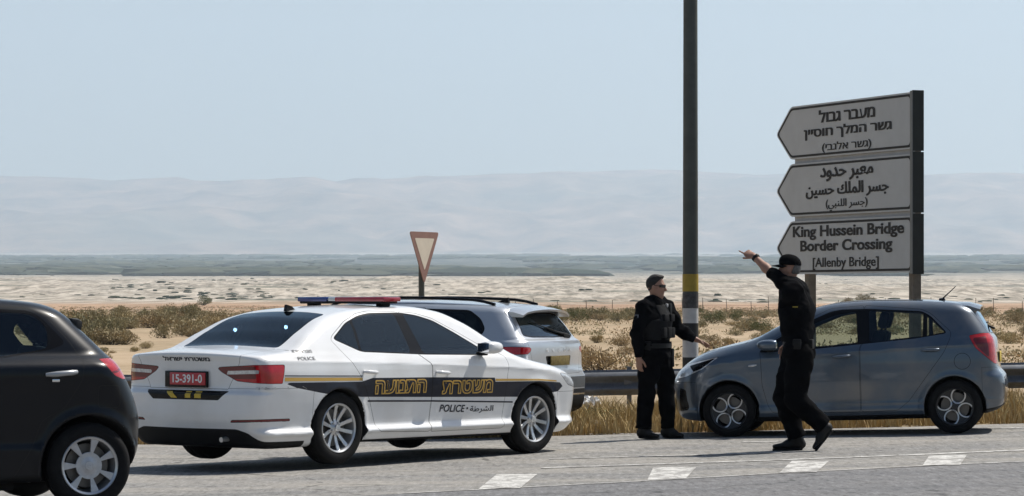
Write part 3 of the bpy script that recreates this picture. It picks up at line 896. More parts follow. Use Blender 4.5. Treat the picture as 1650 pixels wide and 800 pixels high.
def build_car(name, label, cat, loc, yaw, pitch, S, parts, paint, wheel, glass_names, group=None, liner_z=0.5, h=0.02):
    root = empty(name, loc, (0, pitch, yaw)); tag(root, label, cat, group)
    car = Car(S); sf = car.mesh(h)
    gaps, panels, out = [], [], {}
    well = []
    for xc in S['axles']:
        w_, sf = sf.split(lambda P: np.maximum(np.hypot(P[:, 0] - xc, P[:, 2] - S['hub']) - (S['arch'] + 0.004), np.abs(P[:, 1]) - 9))
        well.append(w_)
    for p in parts:
        nm, m, f, gap = p[:4]
        opt = p[4] if len(p) > 4 else {}
        ins, sf = sf.split(f)
        if not len(ins.T): continue
        if gap > 0:
            inner, rim = ins.split(lambda P: f(P) + gap)
            if opt.get('rim'): panels.append([opt['rim'][0], opt['rim'][1], rim, {'plain': 1}])
            else: gaps.append(rim)
            ins = inner
        if opt.get('sub'):
            for sn, smt, sfun in opt['sub']:
                a, ins = ins.split(sfun)
                for q in components(a): panels.append([sn, smt, q, {'plain': 1}])
        if opt.get('sides', True):
            for s_ in ins.split(lambda P: P[:, 1]):
                for q in (components(s_) if opt.get('pieces') else [s_]):
                    if len(q.T): panels.append([nm, m, q, opt])
        else: panels.append([nm, m, ins, opt])
    body = sf
    # painted-on livery, cut through all painted panels
    for nm, m, f in S.get('livery', []):
        got = []
        a, body = body.split(f); got.append(a)
        for p in panels:
            if p[3].get('paint'):
                a, p[2] = p[2].split(f); got.append(a)
        g = join_surf(got)
        if g is None: continue
        weld = np.round(g.V, 5); _, first, inv = np.unique(weld, axis=0, return_index=True, return_inverse=True)
        for q in components(Surf(g.V[first], g.N[first], inv.reshape(-1)[g.T])): mesh_np(nm, q.V, q.T, m, root, N=q.N)
    lin = []
    bj = [body] + gaps + well
    mi = np.concatenate([np.full(len(x.T), k) for k, x in enumerate((body,))] + [np.full(len(x.T), 1) for x in gaps] + [np.full(len(x.T), 2) for x in well])
    J = join_surf(bj)
    mi = np.concatenate([np.full(len(body.T), 0)] + [np.full(len(x.T), 1) for x in gaps if len(x.T)] + [np.full(len(x.T), 2) for x in well if len(x.T)])
    mesh_np('body', J.V, J.T, [paint, M_GAP, M_WELL], root, mi=mi, N=J.N)
    lin.append(body); lin += gaps
    made = []
    for nm, m, s_, opt in panels:
        if not len(s_.T): continue
        o = mesh_np(nm, s_.V, s_.T, m, root, N=s_.N); made.append(o)
        if nm not in glass_names: lin.append(s_)
    lj = join_surf(lin)
    Vn = lj.V - lj.N * 0.028
    zc = Vn[lj.T][:, :, 2].mean(1); xc_ = Vn[lj.T][:, :, 0].mean(1)
    keep = (zc > liner_z) & (xc_ > S['cab'][0]) & (xc_ < S['cab'][1])
    L2 = Surf(Vn, -lj.N, lj.T[keep][:, ::-1]).compact()
    mesh_np('cabin_lining', L2.V, L2.T, M_CABIN, root, N=L2.N)
    # wheels
    proto = None
    for xc in S['axles']:
        for sg in (1, -1):
            y = sg * (S['track'] - wheel['w'] / 2)
            q = make_wheel(root, wheel['r'], wheel['w'], wheel['rim'], wheel['style'], sg, (xc, y, wheel['r']), proto)
            proto = proto or q
    # cabin
    for y in (0.36, -0.36): seat(root, S['seat_x'], y, M_CABIN, S.get('seat_z', 0.26))
    for y in (0.36, -0.36): seat(root, S['seat_x'] - 0.82, y, M_CABIN, S.get('seat_z', 0.26) + 0.02)
    d = MB(); d.box((S['seat_x'] + 0.98, 0, 0.80), (0.42, 1.26, 0.24), 0, None, 0.07)
    dash = d.build('dashboard', M_CABIN, root)
    sw = MB(); cx = Vector((S['seat_x'] + 0.66, 0.36, 0.93)); ring = []
    for k in range(25):
        t = 2 * math.pi * k / 24; ring.append(cx + Vector((-0.08 * math.sin(t), 0.185 * math.cos(t), 0.165 * math.sin(t))))
    sw.tube(ring, 0.016, 8, caps=False); sw.tube([cx, cx + Vector((0.2, 0, -0.08))], 0.03, 8)
    sw.tube([cx + Vector((0, -0.17, 0)), cx + Vector((0, 0.17, 0))], 0.016, 8)
    sw.build('steering_wheel', M_CABIN, root)
    return root, car, made

def mirror(parent, x, y, z, sgn, m, sx=0.13, sy=0.2, sz=0.14):
    bm = bmesh.new(); bmesh.ops.create_uvsphere(bm, u_segments=24, v_segments=14, radius=1)
    V, F = [], []
    for v in bm.verts:
        c = v.co; q = Vector((max(-0.55, c.x) * sx * 0.8, c.y * sy * 0.5, (abs(c.z) ** 0.7 * (1 if c.z > 0 else -1)) * sz * 0.5 * (0.85 + 0.15 * c.y * sgn)))
        V.append(q + Vector((x, y + sgn * sy * 0.5, z)))
    bm.verts.index_update(); F = [[v.index for v in f.verts] for f in bm.faces]; bm.free()
    b = MB(); b.add(V, F, 0, True)
    b.box((x, y - sgn * 0.0, z - sz * 0.42), (0.07, 0.12, 0.035), 1, None, 0.012)
    o = b.build('wing_mirror', [m, M_DARK], parent)
    g = MB(); g.box((x - sx * 0.8 * 0.57, y + sgn * sy * 0.5, z), (0.006, sy * 0.68, sz * 0.62), 0, None, 0.002)
    g.build('mirror_glass', M_CHROME, o)
    return o

def handle(car, parent, x, z, sgn, m, L=0.19, hh=0.032, rise=0.0):
    xs = np.linspace(-L / 2, L / 2, 7)
    y = car.y_at(x + xs, z + rise * xs, sgn)
    b = MB()
    pts = [Vector((x + xs[i], y[i] + sgn * (0.006 + 0.034 * math.sin(math.pi * i / 6) ** 0.5), z + rise * xs[i])) for i in range(7)]
    b.tube(pts, [hh * 0.42, hh * 0.55, hh * 0.55, hh * 0.55, hh * 0.55, hh * 0.5, hh * 0.38], 10)
    return b.build('door_handle', m, parent)
def find(root, nm, sgn, x=None):
    best = None
    for o in root.children:
        if o.name.split('.')[0] != nm: continue
        c = sum((Vector(b) for b in o.bound_box), Vector()) / 8
        if c.y * sgn < 0: continue
        d = abs(c.x - x) if x is not None else 0
        if best is None or d < best[0]: best = (d, o)
    return best[1] if best else root

# ------------------------------------------------------------------ the white police saloon
P_WHITE = mat('white car paint', (0.78, 0.79, 0.80), 0.3, coat=1.0, var=0.03, vscale=3, dust=0.22)
P_NAVY = mat('navy livery film', (0.005, 0.008, 0.020), 0.35, coat=0.2, spec=0.3)
P_GOLD = mat('gold livery film', (0.55, 0.33, 0.06), 0.4, coat=0.3)

S1 = dict(
    x0=-2.53, x1=2.34, wmax=0.95, ztop=1.47, hub=0.335, arch=0.362, axles=(-1.4205, 1.4205), track=0.905,
    top=pchip([(-2.6, 1.02), (-2.45, 1.045), (-2.2, 1.07), (-1.97, 1.095), (-1.66, 1.235), (-1.36, 1.362), (-1.0, 1.43), (-.5, 1.462), (-.1, 1.466), (.3, 1.425), (.6, 1.325), (.9, 1.165), (1.2, 1.02), (1.45, .96), (1.9, .885), (2.2, .80), (2.36, .72)]),
    crown=0.07, crear=0.09, cfront=0.16,
    rear=pchip([(.1, -2.36), (.22, -2.42), (.35, -2.49), (.5, -2.525), (.655, -2.525), (.70, -2.485), (.74, -2.478), (.95, -2.492), (1.02, -2.515), (1.10, -2.50)]),
    front=pchip([(.15, 2.20), (.3, 2.30), (.5, 2.335), (.65, 2.33), (.75, 2.28), (.9, 2.1), (1.2, 1.7)]),
    under=pchip([(-2.5, .205), (-2.2, .165), (-1, .19), (1, .19), (2.1, .19), (2.4, .23)]),
    plan=pchip([(-2.6, .83), (-2.35, .885), (-2, .918), (-1.4, .930), (0, .932), (1.4, .928), (1.9, .90), (2.2, .86), (2.4, .78)]),
    low=pchip([(.1, -.14), (.2, -.075), (.27, -.030), (.295, -.006), (.305, -.008), (.36, -.046), (.45, -.036), (.6, -.014), (.75, 0), (.85, -.004), (.93, -.020), (1.0, -.045), (1.05, -.05), (1.5, -.05)]),
    lean=pchip([(-2.5, .62), (-1.8, .60), (-1.2, .54), (.4, .54), (1.2, .5)]), lean2=0.12, beltc=pchip([(-2.5, 1.0), (0, .98), (1.2, .95), (2.2, .85)]),
    ridges=[(pchip([(-2.4, .965), (-1.6, .945), (-.15, .90), (.95, .858), (1.9, .80)]), .011, .035)], flare=0.010,
    kr=.13, kf=.26, kt=pchip([(-2.6, .03), (-2.2, .045), (-1.8, .06), (-1, .08), (.6, .08), (1.2, .09), (2.3, .10)]), cab=(-2.0, 1.3), seat_x=.05,
    livery=[
        ('navy_stripe', P_NAVY, side2(lambda x, z: np.minimum.reduce([
            sdpoly([(-2.17, .765), (-1.145, .756), (-1.0, .787), (-.145, .778), (.77, .757), (.775, .716), (1.45, .710), (1.80, .690), (1.86, .655), (1.78, .60), (1.13, .562), (-.148, .590), (-1.145, .615), (-1.60, .650), (-2.0, .715)])(x, z)
            ]), .5))])
_win_r = [(-1.372, 1.152), (-1.129, 1.287), (-.912, 1.352), (-.736, 1.376), (-.395, 1.381), (-.385, 1.012), (-1.07, 1.04)]
_win_f = [(-.272, 1.378), (-.092, 1.354), (.113, 1.304), (.348, 1.19), (.60, 1.056), (.71, .985), (-.215, 1.003)]
_win_all = [(-1.395, 1.152), (-1.135, 1.297), (-.915, 1.364), (-.736, 1.389), (-.30, 1.392), (-.088, 1.366), (.12, 1.315), (.356, 1.20), (.61, 1.065), (.74, .975), (-.2, .992), (-1.075, 1.028)]
def _quarter(P): return np.maximum(np.abs(P[:, 0] - np.interp(P[:, 2], [1.04, 1.233], [-1.083, -1.045])) - .018, -1 + 0 * P[:, 0])
PAINT = {'paint': 1}
parts1 = [
    ('rear_window', G_DARK, top2(sdpoly(sym([(0, -1.985), (.40, -1.975), (.615, -1.95), (.53, -1.215), (.30, -1.19), (0, -1.185)]), .05), 1.0), .014, dict(sides=False, rim=('rear_window_seal', M_GLOSSBLACK))),
    ('windscreen', G_TINT, top2(sdpoly(sym([(0, 1.20), (.45, 1.17), (.70, 1.06), (.56, .44), (.3, .39), (0, .38)]), .05), .9), .02, dict(sides=False, rim=('windscreen_seal', M_GLOSSBLACK))),
    ('rear_side_window', G_TINT, side2(sdpoly(_win_r, .05), .3), 0, dict(sub=[('window_trim', M_GLOSSBLACK, _quarter)])),
    ('front_side_window', G_TINT, side2(sdpoly(_win_f, .03), .3), 0, {}),
    ('window_trim', M_GLOSSBLACK, side2(sdpoly(_win_all, .05), .3), 0, dict(pieces=1)),
    ('tail_lamp', M_RED, lambda P: np.maximum.reduce([np.minimum(sdpoly([(.365, .905), (.80, .928), (1.3, .935), (1.3, .755), (.90, .755), (.60, .778), (.42, .86)], .015)(P[:, 1], P[:, 2]), sdpoly([(-.365, .905), (-.80, .928), (-1.3, .935), (-1.3, .755), (-.90, .755), (-.60, .778), (-.42, .86)], .015)(P[:, 1], P[:, 2])), P[:, 0] - (-2.13 - (P[:, 2] - .93) * .0 + (P[:, 2] - .935) * .25)]), .004,
        dict(sub=[('lamp_inner_lens', M_CLEAR, lambda P: np.maximum.reduce([np.abs(P[:, 2] - .858 - .03 * (np.abs(P[:, 1]) - .6)) - .016, np.abs(np.abs(P[:, 1]) - .655) - .17])), ('lamp_dark_lens', M_REDDARK, lambda P: np.maximum.reduce([P[:, 2] - .915, .80 - P[:, 2], np.abs(P[:, 1]) - .80]))])),
    ('bumper_strip', M_GLOSSBLACK, rear2(sdpoly(sym([(.0, .606), (.42, .606), (.53, .690), (0, .690)]), .01), -2.2), .003, dict(sides=False)),
    ('bumper_reflector', M_REDDARK, rear2(lambda y, z: np.minimum(sdpoly([(.54, .405), (.56, .432), (.98, .444), (1.02, .418)], .008)(y, z), sdpoly([(-.54, .405), (-.56, .432), (-.98, .444), (-1.02, .418)], .008)(y, z)), -2.05), .003, {}),
    ('rear_diffuser', M_DARK, rear2(sdpoly(sym([(0, 0.0), (1.4, 0.0), (1.4, .215), (.80, .235), (.72, .312), (.60, .348), (0, .345)]), .03), -1.85), .002, dict(sides=False)),
    ('boot_lid', P_WHITE, lambda P: np.maximum.reduce([np.abs(P[:, 1]) - np.interp(P[:, 2], [.70, .76, .9, 1.0, 1.1], [.50, .53, .62, .66, .62]), .705 - P[:, 2], P[:, 0] + 1.98]), .004, dict(sides=False, paint=1)),
    ('rear_bumper', P_WHITE, lambda P: np.maximum.reduce([P[:, 2] - (.715 + .0 * P[:, 0]), P[:, 0] + 1.775]), .003, dict(sides=False, paint=1)),
    ('front_door', P_WHITE, side2(sdpoly([(-.32, 1.402), (-.30, 1.0), (-.15, .90), (-.148, .587), (-.155, .262), (.92, .262), (.955, .74), (.985, .9), (.95, .97), (.64, 1.085), (.36, 1.225), (.12, 1.337), (-.09, 1.387)], .03), .3), .004, dict(paint=1)),
    ('rear_door', P_WHITE, side2(sdpoly([(-.325, 1.402), (-.305, 1.0), (-.153, .90), (-.152, .587), (-.159, .262), (-.89, .285), (-1.017, .565), (-1.163, .815), (-1.30, .98), (-1.425, 1.14), (-1.39, 1.18), (-1.14, 1.315), (-.92, 1.385), (-.74, 1.408)], .03), .3), .004, dict(paint=1)),
    ('headlamp', M_CLEAR, lambda P: np.maximum.reduce([sdpoly([(2.45, .58), (2.45, .70), (2.1, .76), (1.78, .79), (1.95, .66)], .02)(P[:, 0], P[:, 2]), .38 - np.abs(P[:, 1])]), .004, {}),
    ('grille', M_GLOSSBLACK, front2(sdpoly(sym([(0, .45), (.42, .45), (.40, .70), (0, .72)]), .03), 1.9), .004, dict(sides=False)),
    ('bonnet', P_WHITE, lambda P: np.maximum.reduce([np.abs(P[:, 1]) - (.76 - .09 * np.clip(P[:, 0] - 1.2, 0, 1.2)), 1.22 - P[:, 0], .72 - P[:, 2]]), .004, dict(sides=False, paint=1)),
    ('front_bumper', P_WHITE, lambda P: np.maximum.reduce([P[:, 2] - .60, 1.775 - P[:, 0]]), .003, dict(sides=False, paint=1)),
    ('sill', M_DARK, lambda P: np.maximum.reduce([P[:, 2] - .215, np.abs(P[:, 0]) - 1.1]), 0, dict(sides=False)),
]
W1 = dict(r=.335, w=.225, rim=.236, style=STY_TWIN)
YAW1 = R(50.3)
police_car, car1, _ = build_car('police_car', 'white police saloon with navy and gold side stripe and roof light bar', 'police car', (-1.371, 31.294, -.026), YAW1, R(0.0), S1, parts1, P_WHITE, W1, ('rear_window', 'windscreen', 'rear_side_window', 'front_side_window'))

def finish_police_car(root, car):
    # lettering on the doors
    gold, dark = P_GOLD, P_NAVY
    rd, fd = find(root, 'rear_door', -1), find(root, 'front_door', -1)
    for word, u0, u1, v0, v1, par in (('התנועה', -.965, -.235, .630, .768, rd), ('משטרת', -.015, .742, .606, .748, fd)):
        V, T = fit_text(heb(word), u0 + .012, u1 - .012, v0 + .010, v1 - .010, 0.02)
        for q, (du, dv) in enumerate(((-.010, 0), (.010, 0), (0, -.008), (0, .008), (-.008, -.007), (.008, .007), (-.008, .007), (.008, -.007))):
            side_text(car, 'door_lettering', (V + (du, dv), T), gold, par, -1, .003 + .0002 * q)
        V, T = fit_text(heb(word), u0 + .012, u1 - .012, v0 + .010, v1 - .010, -0.004, ref=0.02)
        side_text(car, 'lettering_core', (V, T), dark, par, -1, .006)
    V, T = fit_text('POLICE', -.02, .34, .445, .515, 0.02, 1.05)
    V[:, 0] += (V[:, 1] - .445) * .2; V[:, 1] -= (V[:, 0]) * .035
    side_text(car, 'small_lettering', (V, T), dark, fd)
    V, T = fit_text('•', .375, .40, .458, .480); side_text(car, 'small_lettering', (V, T), dark, fd)
    V, T = fit_text(arab('الشرطة'), .43, .78, .418, .490, 0.015)
    side_text(car, 'small_lettering', (V, T), dark, fd)
    for nm, m, pts in (('gold_stripe', gold, [(-2.15, .812, .778), (-1.137, .793, .765)]), ('gold_stripe', gold, [(.775, .746, .724), (1.45, .732, .715), (1.74, .712, .699)]),
                       ('pin_stripe', dark, [(-2.15, .832, .822), (-1.135, .812, .803)]), ('pin_stripe', dark, [(-1.05, .582, .566), (-.148, .560, .545), (1.06, .520, .506)])):
        for sg in (-1, 1):
            a = np.array(pts); xs = np.linspace(a[0, 0], a[-1, 0], 40); V = []
            for x in xs:
                for q in (1, 2): V.append((x, np.interp(x, a[:, 0], a[:, q])))
            V = np.array(V); y = car.y_at(V[:, 0], V[:, 1], sg); F = [(2 * i, 2 * i + 1, 2 * i + 3, 2 * i + 2) for i in range(39)]
            if sg > 0: F = [f[::-1] for f in F]
            mesh_np(nm, np.stack([V[:, 0], y + sg * .0022, V[:, 1]], 1), F, m, root)
    grey = mat('grey lettering', (0.06, 0.062, 0.07), 0.5)
    V, T = fit_text(heb('משטרת ישראל'), -1.985, -1.735, 1.030, 1.064, 0.01); side_text(car, 'pillar_lettering', (V, T), grey, root)
    V, T = fit_text('POLICE', -1.955, -1.735, .965, .995, 0.01); side_text(car, 'pillar_lettering', (V, T), grey, root)
    bl = find(root, 'boot_lid', 1)
    V, T = fit_text(heb('משטרת ישראל'), -.30, .30, .955, .998, 0.03)
    rear_text(car, 'boot_lettering', (V, T), dark, bl)
    V, T = fit_text('TSI', .80, .92, .705, .728, 0.0); rear_text(car, 'trim_lettering', (V, T), mat('silver badge', (.4, .41, .42), .3, metal=.8), root)
    # number plate in its frame
    xr = float(car.x_rear(np.array([0.0]), np.array([.79]))[0])
    p = MB(); p.box((xr - .012, 0.0, .790), (.02, .545, .148), 0, None, .006)
    fr = p.build('number_plate_frame', M_GLOSSBLACK, root)
    p = MB(); p.box((xr - .024, -.025, .795), (.008, .455, .112), 0, None, .003)
    pl = p.build('number_plate', mat('red number plate', (.46, .016, .03), .4, coat=.3), fr)
    V, T = fit_text('15-391-0', -.165, .215, .757, .835, .025)
    mesh_np('plate_digits', np.stack([np.full(len(V), xr - .0285 - .001), -V[:, 0], V[:, 1]], 1), T, mat('white plate digits', (.8, .8, .8), .5), fr, smooth=False)
    # yellow and dark warning marks on the strip
    ym = mat('yellow film', (.62, .42, .03), .4)
    for quad in ([(-.245, .680), (-.165, .680), (-.085, .620), (-.165, .620)], [(.015, .683), (.085, .683), (.085, .622), (.015, .622)], [(.135, .683), (.215, .683), (.215, .622), (.135, .622)]):
        V = np.array(quad); rear_text(car, 'warning_mark', (V, np.array([[0, 2, 1], [0, 3, 2]])), ym, root)
    # light bar with blue and red lenses
    x0 = -.32; zt = float(car.z_top(np.array([x0]), np.array([0.0]))[0])
    b = MB(); b.box((x0, 0, zt + .022), (.24, 1.06, .025), 0, None, .01)
    for y in (.45, -.45): b.box((x0, y, zt + .008), (.10, .10, .05), 0, None, .01)
    bar = b.build('light_bar', M_DARK, root)
    for nm, y0, y1, c in (('blue_beacon', .56, .17, (.012, .03, .16)), ('red_beacon', .07, -.57, (.30, .006, .022))):
        q = MB(); q.box((x0, (y0 + y1) / 2, zt + .052), (.25, abs(y0 - y1), .048), 0, None, .018)
        q.build(nm, mat(nm.replace('_', ' ') + ' lens', c, .12, coat=.8, var=.3, vscale=9), bar)
    q = MB(); q.box((x0, .12, zt + .051), (.22, .10, .042), 0, None, .012); q.build('beacon_speaker', M_CLEAR, bar)
    # roof aerial
    q = MB(); za = float(car.z_top(np.array([-1.12]), np.array([0.0]))[0])
    q.prism([(-1.20, za - .01), (-1.06, za - .01), (-1.12, za + .035), (-1.185, za + .052)], -.018, .018); q.build('roof_aerial', M_GLOSSBLACK, root)
    # strobes glowing behind the rear window
    st = mat('strobe lamp', (.8, .9, 1), .3, emit=(.65, .82, 1.0), estr=14.0)
    for y, x in ((.30, -1.56), (-.30, -1.50)):
        z = float(car.z_top(np.array([x]), np.array([y]))[0]) - .045
        q = MB(); q.lathe([(0, -.012), (.015, -.009), (.018, 0), (.015, .009), (0, .012)], 16, M=Matrix.Translation((x, y, z))); q.build('strobe_lamp', st, root)
    for sg in (-1, 1):
        handle(car, find(root, 'rear_door', sg), -1.03, .842, sg, P_WHITE, rise=-.06); handle(car, find(root, 'front_door', sg), -.01, .820, sg, P_WHITE, rise=-.06)
        y = float(car.y_at(np.array([.60]), np.array([1.0]), sg)[0])
        mirror(find(root, 'front_door', sg), .60, y + sg * .03, 1.05, sg, P_WHITE, .20, .21, .14)
    q = MB(); q.tube([(-2.35, -.45, .26), (-2.50, -.45, .25)], .024, 12); q.build('exhaust_pipe', M_ALLOY, root)
    q = MB(); q.box((-2.0, 0, .30), (.6, 1.3, .2), 0, None, .04); q.box((0, 0, .25), (2.2, 1.2, .12), 0, None, .03); q.tube([(-1.42, -.75, .33), (-1.42, .75, .33)], .04, 10); q.tube([(1.42, -.75, .33), (1.42, .75, .33)], .04, 10)
    q.build('underbody', M_WELL, root)
finish_police_car(police_car, car1)
# ------------------------------------------------------------------ the blue-grey hatchback
P_BLUE = mat('blue grey car paint', (0.066, 0.097, 0.138), 0.32, metal=0.45, coat=1.0, var=0.05, vscale=3, dust=0.35)
def sh(pts, d=0.03): return [(x + d, z) for x, z in pts]
S2 = dict(
    x0=-1.75, x1=1.88, wmax=.82, ztop=1.49, hub=.287, arch=.322, axles=(-1.2, 1.2), track=.775,
    top=pchip([(-1.8, 1.29), (-1.45, 1.36), (-1.2, 1.405), (-.8, 1.435), (-.3, 1.442), (0, 1.427), (.25, 1.385), (.45, 1.31), (.72, 1.17), (.95, 1.06), (1.24, .99), (1.48, .925), (1.66, .845), (1.80, .755), (1.9, .66)]),
    crown=.07, crear=.06, cfront=.27,
    rear=pchip([(.15, -1.58), (.25, -1.68), (.36, -1.735), (.50, -1.745), (.6, -1.73), (.68, -1.675), (.72, -1.668), (.9, -1.655), (1.0, -1.635), (1.05, -1.60), (1.2, -1.51), (1.3, -1.45), (1.45, -1.36)]),
    front=pchip([(.15, 1.76), (.3, 1.85), (.45, 1.875), (.6, 1.87), (.7, 1.84), (.8, 1.76), (1.1, 1.4)]),
    under=pchip([(-1.7, .25), (-1.4, .19), (0, .16), (1.4, .17), (1.8, .2)]),
    plan=pchip([(-1.75, .70), (-1.5, .755), (-1.2, .79), (0, .7975), (1.2, .792), (1.5, .765), (1.85, .69)]),
    low=pchip([(.1, -.10), (.2, -.045), (.27, -.02), (.33, -.03), (.45, -.02), (.6, -.004), (.75, 0), (.85, -.006), (.95, -.022), (1.05, -.04), (1.5, -.04)]),
    lean=pchip([(-1.6, .44), (0, .40), (.8, .40), (1.5, .4)]), lean2=.14, beltc=pchip([(-1.6, 1.02), (-1.1, 1.0), (.2, .93), (1.0, .88), (1.7, .8)]),
    ridges=[(pchip([(-1.6, .955), (-1.1, .94), (.2, .875), (.9, .83), (1.6, .76)]), .012, .025), (pchip([(-1.6, .36), (1.6, .30)]), .008, .025)], flare=.012,
    kr=.15, kf=.22, kt=pchip([(-1.7, .06), (-1, .09), (.5, .09), (1.1, .08), (1.8, .12)]), cab=(-1.5, .95), seat_x=-.05, seat_z=.27)
_bw_f = [(-.17, 1.318), (.05, 1.285), (.30, 1.19), (.52, 1.085), (.70, .985), (.79, .915), (.27, .942), (-.19, .978)]
_bw_r = [(-.305, 1.33), (-.86, 1.294), (-.945, 1.245), (-1.12, 1.076), (-.84, 1.03), (-.315, .985)]
_bw_all = [(-.02, 1.345), (.10, 1.325), (.36, 1.215), (.58, 1.10), (.78, .985), (.875, .90), (.27, .930), (-.80, 1.018), (-1.14, 1.068), (-.96, 1.258), (-.87, 1.308), (-.3, 1.345)]
_bdiv = lambda P: np.abs(P[:, 0] - np.interp(P[:, 2], [1.03, 1.28], [-.90, -.906])) - .022
parts2 = [
    ('windscreen', G_LIGHT, top2(sdpoly(sym([(0, 1.02), (.42, .98), (.62, .86), (.49, .33), (.3, .28), (0, .27)]), .05), .95), .02, dict(sides=False, rim=('windscreen_seal', M_GLOSSBLACK))),
    ('rear_window', G_TINT, rear2(sdpoly(sym([(0, 1.05), (.42, 1.05), (.54, 1.09), (.47, 1.31), (0, 1.33)]), .04), -1.2), .015, dict(sides=False, rim=('rear_window_seal', M_GLOSSBLACK))),
    ('front_side_window', G_LIGHT, side2(sdpoly(_bw_f, .03), .3), 0, {}),
    ('rear_side_window', G_LIGHT, side2(sdpoly(_bw_r, .04), .3), 0, dict(sub=[('window_trim', M_GLOSSBLACK, _bdiv)])),
    ('window_trim', M_GLOSSBLACK, side2(sdpoly(_bw_all, .04), .3), 0, dict(pieces=1, keep=1)),
    ('tail_lamp', M_RED, side2(sdpoly(sh([(-1.385, 1.040), (-1.54, 1.065), (-1.75, 1.055), (-1.75, .727), (-1.66, .727), (-1.455, .906)]), .03), .50), .004, dict(sub=[('lamp_dark_lens', M_REDDARK, lambda P: np.maximum.reduce([sdpoly(sh([(-1.43, 1.01), (-1.57, 1.03), (-1.60, .90), (-1.60, .80), (-1.48, .915)]), .02)(P[:, 0], P[:, 2])]))])),
    ('headlamp', M_CLEAR, side2(sdpoly(sh([(1.80, .70), (1.62, .80), (1.255, .872), (1.444, .735), (1.636, .655), (1.80, .62)]), .02), .36), .004, dict(sub=[('lamp_dark_lens', M_GLOSSBLACK, lambda P: np.maximum.reduce([sdpoly(sh([(1.60, .775), (1.30, .857), (1.46, .745), (1.55, .71)]), .01)(P[:, 0], P[:, 2])]))])),
    ('grille', M_GLOSSBLACK, front2(sdpoly(sym([(0, .30), (.45, .30), (.52, .40), (.38, .50), (0, .52)]), .03), 1.6), .004, dict(sides=False)),
    ('air_curtain', M_GLOSSBLACK, front2(sdpoly(sym([(.55, .28), (.66, .28), (.66, .55), (.60, .55)]) if False else [(.56, .28), (.68, .30), (.68, .52), (.61, .54)], .02), 1.5), .003, dict(sides=False)),
    ('air_curtain', M_GLOSSBLACK, front2(sdpoly([(-.56, .28), (-.61, .54), (-.68, .52), (-.68, .30)], .02), 1.5), .003, dict(sides=False)),
    ('tailgate', P_BLUE, lambda P: np.maximum.reduce([np.abs(P[:, 1]) - np.interp(P[:, 2], [.5, .72, 1.0, 1.35], [.50, .55, .60, .56]), .56 - P[:, 2], P[:, 0] + 1.30]), .004, dict(sides=False)),
    ('bumper_insert', M_DARK, rear2(sdpoly(sym([(0, .1), (.8, .1), (.8, .245), (.5, .31), (0, .31)]), .03), -1.45), .003, dict(sides=False)),
    ('rear_bumper', P_BLUE, lambda P: np.maximum.reduce([P[:, 2] - (.70 + .45 * np.clip(P[:, 0] + 1.62, -.2, .0)), P[:, 0] + 1.49]), .003, dict(sides=False)),
    ('front_door', P_BLUE, side2(sdpoly([(-.255, 1.385), (-.25, 1.0), (-.206, .93), (-.206, .248), (.73, .252), (.785, .337), (.84, .551), (.85, .836), (.86, .92), (.78, 1.0), (.38, 1.23), (.10, 1.36)], .03), .3), .004, {}),
    ('rear_door', P_BLUE, side2(sdpoly([(-.26, 1.385), (-.255, 1.0), (-.212, .93), (-.212, .248), (-.60, .258), (-.72, .356), (-1.10, .866), (-1.165, 1.005), (-1.18, 1.08), (-.97, 1.28), (-.87, 1.33)], .03), .3), .004, {}),
    ('fuel_flap', P_BLUE, lambda P: np.maximum(np.hypot(P[:, 0] + 1.29, P[:, 2] - .768) - .088, -.3 - P[:, 1] * 0 - 1 + (P[:, 1] < 0) * 2.0), .005, {}),
    ('bonnet', P_BLUE, lambda P: np.maximum.reduce([np.abs(P[:, 1]) - (.68 - .10 * np.clip(P[:, 0] - .9, 0, 1)), 1.0 - P[:, 0], .74 - P[:, 2]]), .004, dict(sides=False)),
    ('front_bumper', P_BLUE, lambda P: np.maximum.reduce([P[:, 2] - .60, 1.545 - P[:, 0]]), .003, dict(sides=False)),
    ('sill', M_DARK, lambda P: np.maximum.reduce([P[:, 2] - .215, np.abs(P[:, 0]) - .9]), 0, dict(sides=False)),
]
W2 = dict(r=.287, w=.19, rim=.208, style=STY_LOOP)
_yb = R(170)
blue_car, car2, _ = build_car('parked_car', 'small blue grey hatchback parked by the guardrail behind the walking officer', 'car', (3.65, 35.15, .035), _yb, .024, S2, parts2, P_BLUE, W2, ('windscreen', 'rear_window', 'front_side_window', 'rear_side_window'), liner_z=.45)
